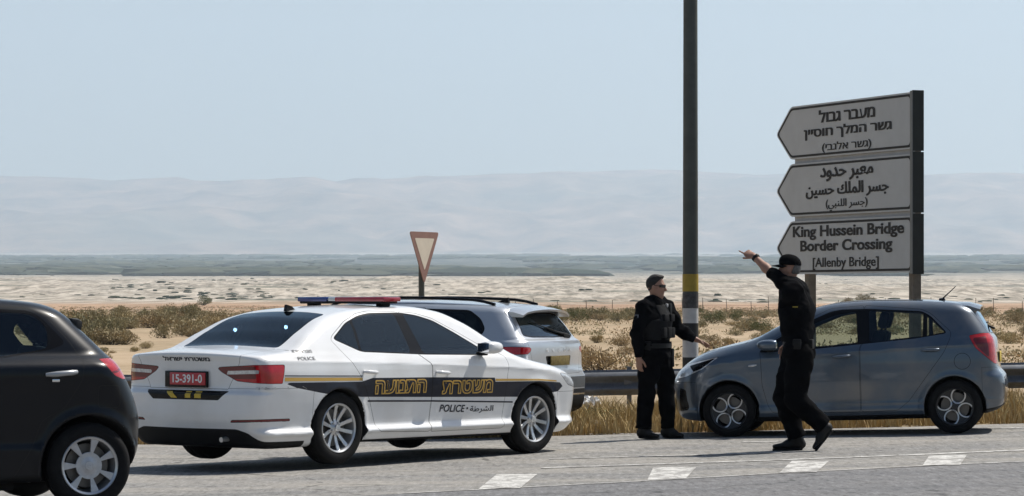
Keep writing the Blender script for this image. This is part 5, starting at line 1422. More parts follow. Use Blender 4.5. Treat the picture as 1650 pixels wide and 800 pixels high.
def shrub_mesh(seed, nleaf, size, lumps, flat=.62, leaf=.05, wispy=.0):
    """twigs and many small leaf faces spread through an uneven, gappy volume; unit radius about 0.6 m"""
    r = np.random.default_rng(seed)
    cen = []
    for k in range(lumps):
        a = r.uniform(0, 2 * np.pi); d = .42 * math.sqrt(r.uniform(0, 1)); cen.append((d * math.cos(a), d * math.sin(a), r.uniform(.18, .50) * flat / .62 * 1.0 * (1 - d * .7), r.uniform(.16, .34)))
    V, F, tw = [], [], []
    per = nleaf // lumps
    for cx, cy, cz, rad in cen:
        q = r.normal(size=(per, 3)); q /= np.linalg.norm(q, axis=1)[:, None]
        q *= (rad * r.uniform(.45, 1.12, per) ** .6)[:, None]; q[:, 2] *= .85
        p = q + (cx, cy, cz); p = p[p[:, 2] > .015]
        out = q[:len(p)]
        for i, c in enumerate(p):
            d = r.normal(size=3) + np.array([c[0] - cx, c[1] - cy, .5 + c[2] - cz]) * 3.0; d /= np.linalg.norm(d)
            s = np.cross(d, r.normal(size=3)); s /= np.linalg.norm(s) + 1e-9
            l = leaf * r.uniform(.6, 1.7) * (1 + wispy); w = leaf * r.uniform(.18, .40)
            o = len(V); V += [c - s * w * .6, c + d * l * .55 - s * w, c + d * l, c + d * l * .55 + s * w]; F.append((o, o + 1, o + 2, o + 3))
    V, F = np.array(V), np.array(F)
    me = bpy.data.meshes.new('foliage'); me.from_pydata(V.tolist(), [], F.tolist()); me.update()
    b = MB()
    for k in range(26):
        cx, cy, cz, rad = cen[k % lumps]; e = np.array([cx, cy, cz]) + r.normal(size=3) * rad * .55; e[2] = max(e[2], .06)
        m_ = e * .5 + r.normal(size=3) * .04; m_[2] = abs(m_[2]); b.tube([(0.05 * r.normal(), .05 * r.normal(), -.03), tuple(m_), tuple(e)], [.012, .008, .003], 5)
    return me, b

SHRUB_KINDS = []
for i, (nl, lumps, flat, leaf, wis, m) in enumerate([(1500, 9, .62, .050, .1, M_SHRUB), (1300, 7, .55, .055, .2, M_SHRUB), (1500, 11, .5, .05, .1, M_SHRUB_DRY), (1200, 6, .7, .06, .6, M_SHRUB_DRY), (1700, 10, .72, .048, .0, M_SHRUB_GREEN)]):
    me, tb = shrub_mesh(40 + i, nl, 1, lumps, flat, leaf, wis); me.materials.append(m)
    tob = tb.build('twigs', M_TWIG); tme = tob.data; bpy.data.objects.remove(tob)
    SHRUB_KINDS.append((me, tme))
LAB = {0: 'low olive brown desert shrub growing on the sandy plain', 1: 'low olive brown desert shrub growing on the sandy plain', 2: 'dry brown desert shrub growing on the sandy plain', 3: 'wispy dry straw coloured shrub growing on the sandy plain', 4: 'green leafy desert shrub growing on the sandy plain'}
def shrub(x, y, size, kind, height=1.0, label=None, group=True, r_=random.Random(9)):
    me, tme = SHRUB_KINDS[kind]
    root = empty('desert_shrub', (x, y, gz(x, y) - .02), (0, 0, r_.uniform(0, 6.28)))
    s = size / 1.2; root.scale = (s * r_.uniform(.9, 1.15), s, s * height)
    tag(root, label or LAB[kind], 'shrub', ('olive shrubs on the plain', 'olive shrubs on the plain', 'dry brown shrubs on the plain', 'wispy dry shrubs on the plain', 'green shrubs on the plain')[kind] if not label else None)
    link('foliage', me, root); link('twigs', tme, root)
def plain_px(px, py):
    P = at_px(px, py); Y = P[1]
    for _ in range(6):
        X = (px - PXC) * Y / FPX; Y = FPX * (CAM_Z - gz(X, Y)) / (py - HORIZON)
        Y = min(max(Y, 36), 900)
    return (px - PXC) * Y / FPX, Y

_rs = random.Random(21)
_named = [   # px, base py, width px, kind, height factor, label
    (328, 492, 30, 4, 1.0, 'lone dark bush on the skyline to the left of the light bar'),
    (1231, 536, 44, 4, .95, 'round green shrub on the plain beside the walking officer and the blue car bonnet'),
    (972, 693, 88, 4, .80, 'dark green weed in the dry grass right of the police saloon nose'),
    (960, 600, 120, 2, .75, 'broad dry brown shrub just above the guardrail between estate car and officer'),
    (1170, 590, 95, 3, .7, 'yellowish dry shrub beyond the bonnet of the blue car'),
]
for px, py, w, k, hf, lab in _named:
    x, y = plain_px(px, py); shrub(x, y, w * y / FPX, k, hf, lab, r_=_rs)
def patch(px0, px1, py0, py1, n, w0, w1, kinds, hf=(.7, 1.1)):
    """shrubs over a stretch of the plain seen between these bounds; sizes in metres"""
    for _ in range(n):
        # even over the ground: sample depth between the two rows
        ya, yb = FPX * CAM_Z / (py1 - HORIZON), FPX * CAM_Z / (py0 - HORIZON)
        Y = math.exp(_rs.uniform(math.log(ya), math.log(yb))); X = (_rs.uniform(px0, px1) - PXC) * Y / FPX
        shrub(X, Y, _rs.uniform(w0, w1), _rs.choice(kinds), _rs.uniform(*hf), r_=_rs)
patch(90, 330, 509, 552, 60, .9, 2.0, [0, 1, 2, 0, 1], (.8, 1.25))
patch(250, 520, 506, 540, 34, .9, 1.9, [0, 1, 2, 2], (.7, 1.1))
patch(100, 260, 552, 600, 9, .25, .7, [2, 3, 1])
patch(-60, 120, 505, 560, 10, .8, 1.6, [0, 2])
patch(860, 1030, 509, 527, 24, 1.1, 2.0, [0, 1, 4, 0], (.8, 1.1))
patch(880, 1020, 550, 590, 12, .35, .95, [2, 3, 1, 2])
patch(1120, 1260, 506, 536, 22, .9, 1.7, [0, 4, 2, 0], (.6, 1.0))
patch(1120, 1250, 540, 575, 10, .4, .95, [0, 3, 1], (.6, .9))
patch(1290, 1560, 508, 550, 30, .7, 1.6, [0, 4, 1, 2], (.6, 1.0))
patch(1550, 1720, 503, 527, 20, 1.0, 2.0, [0, 1, 4], (.6, 1.0))
patch(1590, 1720, 535, 585, 12, .5, 1.2, [0, 2, 3, 1], (.7, 1.0))
patch(500, 900, 505, 545, 14, .9, 1.6, [0, 2, 1])
for px, py, w, hh in ((1368, 481, 26, 1.0), (1390, 481, 30, 1.25), (1408, 480, 18, 1.5), (1428, 481, 20, .9), (1352, 482, 16, .7)):
    Y = 690.0; X = (px - PXC) * Y / FPX; shrub(X, Y, w * Y / FPX, 1, hh, r_=_rs)

# far scrub beyond those, too many to count: one object
def far_scrub():
    r = np.random.default_rng(12); n = 9000
    Y = np.exp(r.uniform(np.log(220), np.log(600), n)); X = r.uniform(-1, 1, n) * (Y * .19 + 10)
    k = fbm(X / 55.0, Y / 70.0, 4, 31) + .25 * fbm(X / 12.0, Y / 20.0, 2, 33); keep = k > .02; X, Y = X[keep], Y[keep]
    V, F = [], []
    Z = ground_z(X, Y) + far_z(X, Y)
    for x, y, z in zip(X, Y, Z):
        s = r.uniform(.3, .95) * (1.15 - y / 900)
        for _ in range(12):
            c = np.array([x, y, z]) + np.array([r.normal() * .42, r.normal() * .42, abs(r.normal()) * .20 + .03]) * s
            d = r.normal(size=3); d /= np.linalg.norm(d); e = np.cross(d, r.normal(size=3)); e /= np.linalg.norm(e)
            o = len(V); q = .13 * s; V += [c - d * q, c - e * q * .8, c + d * q, c + e * q * .8]; F.append((o, o + 1, o + 2, o + 3))
    tag(mesh_np('distant_scrub', V, F, M_SHRUB, smooth=False), kind='stuff')
far_scrub()

def grass(name, n, xr, yf, hr, m, seed, clump=3.0, thr=-.25):
    r = np.random.default_rng(seed)
    X = r.uniform(*xr, n); t = r.uniform(0, 1, n); ya, yb = yf(X); Y = ya + (yb - ya) * t
    k = fbm(X * clump, Y * clump, 3, seed); keep = k > thr; X, Y, k = X[keep], Y[keep], k[keep]; n = len(X)
    Z = ground_z(X, Y) + far_z(X, Y)
    h = r.uniform(*hr, n) * (.75 + .5 * k); w = r.uniform(.004, .010, n); a = r.uniform(0, 2 * np.pi, n); lean = r.uniform(.05, .7, n) * h; b = r.uniform(0, 2 * np.pi, n)
    dx, dy = np.cos(a) * w, np.sin(a) * w; lx, ly = np.cos(b) * lean, np.sin(b) * lean
    P = np.stack([np.stack([X - dx, Y - dy, Z - .02], 1), np.stack([X + dx, Y + dy, Z - .02], 1), np.stack([X + dx * .8 + lx * .4, Y + dy * .8 + ly * .4, Z + h * .6], 1), np.stack([X - dx * .8 + lx * .4, Y - dy * .8 + ly * .4, Z + h * .6], 1), np.stack([X + lx, Y + ly, Z + h], 1)], 1).reshape(-1, 3)
    o = np.arange(n)[:, None] * 5
    T = np.concatenate([o + np.array([0, 1, 2]), o + np.array([0, 2, 3]), o + np.array([3, 2, 4])])
    tag(mesh_np(name, P, T, m, smooth=False), kind='stuff')
grass('dry_grass', 60000, (-10, 13), lambda X: (road_edge(X) + .06, road_edge(X) + 3.6), (.16, .42), M_GRASS, 51)
grass('dry_grass', 26000, (-10, 13), lambda X: (road_edge(X) + .02, road_edge(X) + 1.2), (.05, .22), M_GRASS_PALE, 52, 2.0, -.1)
grass('dry_grass', 26000, (-14, 18), lambda X: (40.5 + 0 * X, 60 + 0 * X), (.06, .26), M_GRASS_PALE, 53, .5, .05)

def low_scrub():
    """ground-hugging scrub and dry tufts between the shrubs, past counting"""
    r = np.random.default_rng(77); n = 5200
    Y = np.exp(r.uniform(np.log(58), np.log(300), n)); X = r.uniform(-1, 1, n) * (Y * .18 + 3)
    k = fbm(X / 16.0, Y / 26.0, 4, 41) + .3 * fbm(X / 4.0, Y / 7.0, 2, 43); keep = k > -.02; X, Y, k = X[keep], Y[keep], k[keep]
    n = len(X); Z = ground_z(X, Y) + far_z(X, Y); s = r.uniform(.18, .62, n) * (.8 + .8 * np.clip(k, 0, .5)); q = 26
    C = np.stack([X, Y, Z], 1)[:, None, :] + np.stack([r.normal(size=(n, q)) * .45, r.normal(size=(n, q)) * .45, np.abs(r.normal(size=(n, q))) * .30 + .03], 2) * s[:, None, None]
    D = r.normal(size=(n, q, 3)); D[..., 2] += .8; D /= np.linalg.norm(D, axis=2)[..., None]
    E_ = np.cross(D, r.normal(size=(n, q, 3))); E_ /= np.linalg.norm(E_, axis=2)[..., None]
    l = (s[:, None, None] * .16); P = np.stack([C - E_ * l * .35, C + D * l - E_ * l * .2, C + D * l * 1.5, C + D * l * .8 + E_ * l * .4], 2).reshape(-1, 3)
    F = np.arange(len(P)).reshape(-1, 4); pick = np.repeat(r.uniform(size=n) < .5, q)
    for nm, sel, m in (('low_scrub', pick, M_SHRUB), ('dry_tufts', ~pick, M_SHRUB_DRY)):
        f = F[sel]; tag(mesh_np(nm, P[f.ravel()], np.arange(f.size).reshape(-1, 4), m, smooth=False), kind='stuff')
low_scrub()

def litter():
    r = np.random.default_rng(3); wm = mat('white litter', (.75, .75, .74), .6)
    for px, py, s, lab in ((951, 684, .12, 'crumpled white plastic bag in the dry grass by the green weed'), (962, 697, .09, 'small scrap of white paper at the road edge below the green weed')):
        P = at_px(px, py); bm = bmesh.new(); bmesh.ops.create_icosphere(bm, subdivisions=3, radius=s)
        for v in bm.verts:
            k = 1 + .35 * math.sin(9 * v.co.x / s + 3 * v.co.z / s) * math.cos(7 * v.co.y / s) + .15 * r.normal(); v.co *= k; v.co.z *= .75
        me = bpy.data.meshes.new('litter'); bm.to_mesh(me); bm.free(); me.materials.append(wm)
        o = link('litter', me); o.location = (P[0], P[1] + .05, gz(P[0], P[1]) + s * (2.0 if py == 684 else .6)); tag(o, lab, 'litter')
litter()
# ------------------------------------------------------------------ people: bodies grown as one continuous surface
class Blob:
    def __init__(s, lo, hi, h):
        s.lo = np.array(lo, float); s.h = h
        n = np.ceil((np.array(hi) - s.lo) / h).astype(int) + 1
        s.ax = [s.lo[i] + h * np.arange(n[i]) for i in range(3)]
        s.v = np.full(n, 0.5, np.float32)
    def _loc(s, a, b):
        sl = []
        for i in range(3):
            i0 = max(0, int((a[i] - s.lo[i]) / s.h)); i1 = min(s.v.shape[i], int((b[i] - s.lo[i]) / s.h) + 2)
            if i1 <= i0: return None, None
            sl.append(slice(i0, i1))
        G = np.meshgrid(s.ax[0][sl[0]], s.ax[1][sl[1]], s.ax[2][sl[2]], indexing='ij', sparse=True)
        return tuple(sl), G
    def _put(s, sl, d, k, sub=False):
        cur = s.v[sl]
        s.v[sl] = smax(cur, -d, k) if sub else smin(cur, d.astype(np.float32), k)
    def cone(s, p0, p1, r0, r1, k=.02, e=0.0):
        p0, p1 = np.array(p0, float), np.array(p1, float); r0 += e; r1 += e; m = max(r0, r1) + k + .03
        sl, G = s._loc(np.minimum(p0, p1) - m, np.maximum(p0, p1) + m)
        if sl is None: return
        d = p1 - p0; L = (d * d).sum() + 1e-9
        t = np.clip(((G[0] - p0[0]) * d[0] + (G[1] - p0[1]) * d[1] + (G[2] - p0[2]) * d[2]) / L, 0, 1)
        D = np.sqrt((G[0] - p0[0] - t * d[0]) ** 2 + (G[1] - p0[1] - t * d[1]) ** 2 + (G[2] - p0[2] - t * d[2]) ** 2) - (r0 + (r1 - r0) * t)
        s._put(sl, D, k)
    def chain(s, pts, rad, k=.02, e=0.0):
        for i in range(len(pts) - 1): s.cone(pts[i], pts[i + 1], rad[i], rad[i + 1], k, e)
    def ell(s, c, rad, A, k=.02, e=0.0, sub=False):
        """ellipsoid; A rows are its three axes"""
        c = np.array(c, float); A = np.array(A, float); rad = np.array(rad, float) + e; m = rad.max() + k + .03
        sl, G = s._loc(c - m, c + m)
        if sl is None: return
        q = [sum(A[i][j] * (G[j] - c[j]) for j in range(3)) / rad[i] for i in range(3)]
        n = np.sqrt(q[0] ** 2 + q[1] ** 2 + q[2] ** 2) + 1e-9
        g = np.sqrt((q[0] / rad[0]) ** 2 + (q[1] / rad[1]) ** 2 + (q[2] / rad[2]) ** 2) + 1e-9
        s._put(sl, n * (n - 1) / g, k, sub)
    def slab(s, p0, p1, ab0, ab1, Lx, k=.03, e=0.0):
        """tapered limb with an oval section: half sizes (a along Lx, b across)"""
        p0, p1 = np.array(p0, float), np.array(p1, float); m = max(ab0[0], ab1[0], ab0[1], ab1[1]) + e + k + .03
        sl, G = s._loc(np.minimum(p0, p1) - m, np.maximum(p0, p1) + m)
        if sl is None: return
        d = p1 - p0; L = np.linalg.norm(d); dn = d / L; Lx = np.array(Lx, float); Lx = Lx - dn * (Lx @ dn); Lx /= np.linalg.norm(Lx); Ly = np.cross(dn, Lx)
        R_ = [G[i] - p0[i] for i in range(3)]
        h = sum(R_[i] * dn[i] for i in range(3)); u = sum(R_[i] * Lx[i] for i in range(3)); w = sum(R_[i] * Ly[i] for i in range(3))
        t = np.clip(h / L, 0, 1); a = ab0[0] + (ab1[0] - ab0[0]) * t + e; b = ab0[1] + (ab1[1] - ab0[1]) * t + e
        over = h - t * L
        mn = np.minimum(a, b)
        q = np.sqrt((u / a) ** 2 + (w / b) ** 2 + (over / mn) ** 2)
        s._put(sl, (q - 1) * mn, k)
    def plane(s, f):
        """cut away where f(x,y,z) > 0"""
        G = np.meshgrid(*s.ax, indexing='ij', sparse=True); s.v = np.maximum(s.v, f(*G).astype(np.float32))
    def folds(s, amp, sc, seed):
        X, Y, Z = np.meshgrid(*s.ax, indexing='ij')
        near = np.abs(s.v) < .05
        n = fbm(X[near] * sc + Y[near] * sc * .6, Z[near] * sc * 1.3 + Y[near] * sc * .7, 3, seed)
        s.v[near] += (amp * n).astype(np.float32)
    def mesh(s, name, m, parent=None):
        V, Q = surface_net(s.v, s.lo, s.h)
        # two light smoothing passes take the grid steps out
        for _ in range(2):
            acc = np.zeros_like(V); cnt = np.zeros(len(V))
            for i in range(4):
                np.add.at(acc, Q[:, i], V[Q[:, (i + 1) % 4]] + V[Q[:, i - 1]]); np.add.at(cnt, Q[:, i], 2)
            V = V * .5 + .5 * acc / cnt[:, None]
        o = mesh_np(name, V, Q, m, parent); return o

def unit(v): v = np.array(v, float); return v / np.linalg.norm(v)

def hand(B, wrist, d, n, thumb, curls, k=.006, spread=.05, tcurl=.5):
    """palm, four fingers of different lengths with bent joints, and a thumb from the side of the palm"""
    d = unit(d); n = np.array(n, float); n = unit(n - d * (n @ d)); s = np.cross(d, n) * thumb       # s: towards the thumb
    w = np.array(wrist, float)
    B.slab(w - d * .02, w + d * .02, (.028, .021), (.034, .018), s, .012)
    B.slab(w + d * .02, w + d * .085, (.036, .016), (.041, .013), s, .012)
    ln = [.074, .082, .076, .060]; off = [.030, .010, -.011, -.031]
    for i in range(4):
        p = w + d * (.088 - .004 * abs(i - 1)) + s * off[i]; dirn = unit(d + s * spread * (1.5 - i) * .6); a = 0.0; pts = [p - d * .02, p]; c = curls[i]
        for fr, bend in ((.44, .75), (.32, 1.0), (.24, .7)):
            a += c * bend; pts.append(pts[-1] + (dirn * math.cos(a) + n * math.sin(a)) * ln[i] * fr)
        B.chain(pts, [.0095, .0095, .009, .0082, .007], k)
    tb = w + d * .025 + s * .030 + n * .006; t1 = unit(s * .75 + d * .65 + n * .25); t2 = unit(s * (.35 - tcurl * .5) + d * .9 + n * (.2 + tcurl * .5))
    B.chain([tb - d * .01, tb + t1 * .034, tb + t1 * .034 + t2 * .032, tb + t1 * .034 + t2 * .055], [.014, .0115, .0105, .008], .008)

def head(B, c, f, up, sz=1.0):
    f, up = unit(f), unit(up); up = unit(up - f * (up @ f)); l = np.cross(up, f); A = [l, f, up]; c = np.array(c, float)
    P = lambda a, b, z: c + l * a * sz + f * b * sz + up * z * sz
    B.ell(P(0, -.012, .022), np.array([.076, .096, .098]) * sz, A, .02)                 # skull
    B.ell(P(0, .022, -.040), np.array([.062, .070, .085]) * sz, A, .03)                 # face
    B.ell(P(0, .050, -.098), np.array([.034, .034, .026]) * sz, A, .025)                # chin
    for q in (-1, 1):
        B.cone(P(q * .052, .0, -.055), P(q * .028, .055, -.100), .022 * sz, .018 * sz, .022)   # jaw
        B.ell(P(q * .079, -.008, -.012), np.array([.010, .020, .032]) * sz, A, .006)    # ear
        B.ell(P(q * .032, .072, -.030), np.array([.022, .016, .014]) * sz, A, .015)     # cheek
        B.ell(P(q * .031, .096, .008), np.array([.018, .014, .010]) * sz, A, .008, sub=True)  # eye socket
        B.ell(P(q * .031, .076, .008), np.array([.0125, .0125, .011]) * sz, A, .003)    # eyeball
    B.cone(P(-.035, .076, .026), P(.035, .076, .026), .012 * sz, .012 * sz, .012)       # brow
    B.cone(P(0, .086, .010), P(0, .112, -.030), .008 * sz, .012 * sz, .010)             # nose
    B.ell(P(0, .101, -.036), np.array([.016, .012, .008]) * sz, A, .008)
    B.cone(P(-.018, .080, -.064), P(.018, .080, -.064), .0075 * sz, .0075 * sz, .006)   # lips
    B.cone(P(-.015, .079, -.074), P(.015, .079, -.074), .0075 * sz, .0075 * sz, .006)
    return P, l, f, up

M_SKIN = mat('skin', (.30, .165, .115), .55, var=.10, vscale=18, spec=.4)
M_CLOTH = mat('black uniform cloth', (.0035, .0038, .005), .95, var=.25, vscale=9, bump=.3, bscale=220, spec=.06)
M_CLOTH2 = mat('black trouser cloth', (.003, .0032, .004), .95, var=.25, vscale=9, bump=.3, bscale=220, spec=.06)
M_VEST = mat('dark tactical vest', (.006, .0065, .008), .85, var=.35, vscale=16, bump=.4, bscale=120, spec=.25)
M_BOOT = mat('black boot leather', (.007, .007, .0075), .6, var=.3, vscale=20, spec=.3)
M_HAIR = mat('dark hair', (.010, .008, .007), .7, var=.3, vscale=60, bump=.6, bscale=150)
M_GREYHAIR = mat('grey hair', (.10, .098, .095), .7, var=.25, vscale=60, bump=.6, bscale=150)
M_LENS = mat('dark sunglasses', (.006, .006, .008), .1, coat=.6)
M_SEAM = mat('grey cloth patch', (.11, .12, .14), .8, var=.5, vscale=40)

def build_person(name, label, loc, J, f, lean_up=(0, 0, 1)):
    f = unit((f[0], f[1], 0)); left = np.array([-f[1], f[0], 0.0])
    lo, hi = J['lo'], J['hi']
    g = {k: np.array(v, float) for k, v in J['pts'].items()}
    # ---- body: one continuous mesh
    B = Blob(lo, hi, .0068)
    bk = J.get('bulk', 1.0)
    def torso(B, e=0.0, k=.05):
        e = e + .09 * (bk - 1)
        B.slab(g['pelvis'] - (0, 0, .02), g['waist'], (.155, .105), (.140, .098), left, k, e)
        B.slab(g['waist'], g['chest'], (.140, .098), (.172, .122), left, k, e)
        B.slab(g['chest'], g['collar'], (.172, .122), (.135, .080), left, k, e)
        B.cone(g['collar'] + left * .06, g['sh_l'], .062, .064, k, e); B.cone(g['collar'] - left * .06, g['sh_r'], .062, .064, k, e)
    def arm(B, s_, e=0.0, upto=2, k=.03):
        P = [g['sh_' + s_], g['el_' + s_], g['wr_' + s_]]
        B.chain([P[0], P[0] * .5 + P[1] * .5, P[1]], [.060, .052, .044], k, e)
        if upto == 2: B.chain([P[1], P[1] * .65 + P[2] * .35, P[2]], [.043, .043, .029], k, e)
    def leg(B, s_, e=0.0, k=.04, flare=0.0):
        h, kn, an = g['hip_' + s_], g['kn_' + s_], g['an_' + s_]; e = e + .045 * (bk - 1)
        B.chain([h, h * .5 + kn * .5, kn], [.094, .082, .060], k, e)
        B.chain([kn, kn * .66 + an * .34, an], [.058, .058, .040 + flare], k, e)
    torso(B)
    for s_ in 'lr':
        arm(B, s_); leg(B, s_)
        B.slab(g['an_' + s_] - (0, 0, .03), g['toe_' + s_] * .5 + g['heel_' + s_] * .5 + (0, 0, .02), (.032, .032), (.028, .022), left, .02)
        B.chain([g['heel_' + s_] + (0, 0, .01), g['toe_' + s_] * .9 + g['heel_' + s_] * .1 + (0, 0, .006)], [.027, .020], .02)
    B.cone(g['collar'] + (0, 0, -.02), g['head'] + np.array([0, 0, -.06]) - unit(J['face']) * .012, .060, .056, .03)
    P, hl, hf, hu = head(B, g['head'], J['face'], J.get('head_up', (0, 0, 1)))
    for a in J['hands']: hand(B, *a)
    body = B.mesh(name, M_SKIN); body.location = loc; tag(body, label, 'person', None)
    # ---- clothes
    C = Blob(lo, hi, .0095); torso(C, .016)
    C.slab(g['pelvis'] + (0, 0, -.08), g['waist'], (.160, .112), (.146, .104), left, .04, .016)
    for s_ in 'lr': arm(C, s_, .017, J['sleeve'])
    nk = g['collar'] + (0, 0, .035); C.cone(g['collar'], nk, .066, .066, .02, .006)
    C.folds(.024, 8.5, 3)
    if J['sleeve'] == 1:
        pass
    else:
        for s_ in 'lr':
            d = unit(g['wr_' + s_] - g['el_' + s_]); w = g['wr_' + s_] - d * .015
            C.plane(lambda X, Y, Z: np.where((X - w[0]) ** 2 + (Y - w[1]) ** 2 + (Z - w[2]) ** 2 < .02, (X - w[0]) * d[0] + (Y - w[1]) * d[1] + (Z - w[2]) * d[2], -1.0))
    zl = g['pelvis'][2] - .075
    C.plane(lambda X, Y, Z: np.where((np.abs(X - g['pelvis'][0]) < .22) & (np.abs(Y - g['pelvis'][1]) < .22), zl - Z, -1.0))
    C.mesh('shirt', M_CLOTH, body)
    T = Blob(lo, hi, .0095)
    T.slab(g['pelvis'] - (0, 0, .03), g['waist'] - (0, 0, .03), (.158, .110), (.142, .100), left, .05, .012)
    for s_ in 'lr': leg(T, s_, .020, .05, .018)
    T.folds(.022, 7.0, 9)
    for s_ in 'lr':
        d = unit(g['an_' + s_] - g['kn_' + s_]); w = g['an_' + s_] - d * .01
        T.plane(lambda X, Y, Z: np.where((X - w[0]) ** 2 + (Y - w[1]) ** 2 + (Z - w[2]) ** 2 < .03, (X - w[0]) * d[0] + (Y - w[1]) * d[1] + (Z - w[2]) * d[2], -1.0))
    T.mesh('trousers', M_CLOTH2, body)
    for s_ in 'lr':
        an, he, to, kn = g['an_' + s_], g['heel_' + s_], g['toe_' + s_], g['kn_' + s_]
        b0 = np.minimum(np.minimum(an, he), to) - .12; b1 = np.maximum(np.maximum(an, he), to) + .16
        K = Blob(b0, b1, .007); up = unit(kn - an); fd = unit(to - he); sl = unit(np.cross(up, fd)); nrm = unit(np.cross(fd, sl))
        if nrm @ up < 0: nrm = -nrm
        K.chain([an + up * .09, an], [.053, .053], .03)
        K.slab(he + nrm * .020, (he + to) / 2 + nrm * .018, (.040, .036), (.044, .034), sl, .03); K.slab((he + to) / 2 + nrm * .018, to + nrm * .008 - fd * .01, (.046, .034), (.040, .022), sl, .03)
        K.cone(an, he + nrm * .03, .050, .040, .03); K.cone(an + fd * .02, (he + to) / 2 + nrm * .03, .046, .036, .03)
        base = he - nrm * .026; K.plane(lambda X, Y, Z: -((X - base[0]) * nrm[0] + (Y - base[1]) * nrm[1] + (Z - base[2]) * nrm[2]))
        bo = K.mesh('boot', M_BOOT, body)
        S_ = Blob(b0, b1, .006); S_.slab(he - nrm * .018, to - nrm * .020, (.041, .016), (.040, .014), sl, .01); S_.mesh('sole', M_DARK, bo)
    return body, g, P, (hl, hf, hu), left, f

def vest(body, g, left, e, z0, z1, m, lo, hi):
    C = Blob(lo, hi, .0095)
    C.slab(g['waist'] - (0, 0, .06), g['chest'], (.142, .102), (.172, .124), left, .04, e); C.slab(g['chest'], g['collar'], (.172, .124), (.120, .085), left, .04, e)
    C.folds(.006, 12, 5)
    C.plane(lambda X, Y, Z: np.maximum(z0 - Z, Z - z1) + 0 * X + 0 * Y)
    u0 = g['chest']
    C.plane(lambda X, Y, Z: np.where(Z > u0[2] + .02, np.abs((X - u0[0]) * left[0] + (Y - u0[1]) * left[1]) - .125, -1.0))
    return C.mesh('vest', m, body)

def belt(body, g, left, f, z):
    c = g['pelvis'] * (1 - .35) + g['waist'] * .35; c = np.array([c[0], c[1], z]); b = MB(); V, F = [], []
    n = 40
    for i in range(n):
        t = 2 * math.pi * i / n
        for a, h in ((.0, -.024), (.012, -.022), (.012, .022), (.0, .024)):
            p = c + left * (.180 + a) * math.cos(t) + f * (.136 + a) * math.sin(t) + np.array([0, 0, h]); V.append(p)
    for i in range(n):
        for j in range(4): F.append((i * 4 + j, ((i + 1) % n) * 4 + j, ((i + 1) % n) * 4 + (j + 1) % 4, i * 4 + (j + 1) % 4))
    b.add(V, F, 0, True); return b.build('belt', M_BOOT, body), c
def gear(name, body, c, x, y, size, m, bevel=.012, tilt=None):
    """a pouch or radio: box with axes x (width), y (out), z up"""
    x, y = unit(x), unit(y); z = np.cross(x, y)
    if z[2] < 0: z = -z
    M = Matrix(((x[0], y[0], z[0], c[0]), (x[1], y[1], z[1], c[1]), (x[2], y[2], z[2], c[2]), (0, 0, 0, 1)))
    b = MB(); b.box((0, 0, 0), size, 0, M, bevel); return b.build(name, m, body)

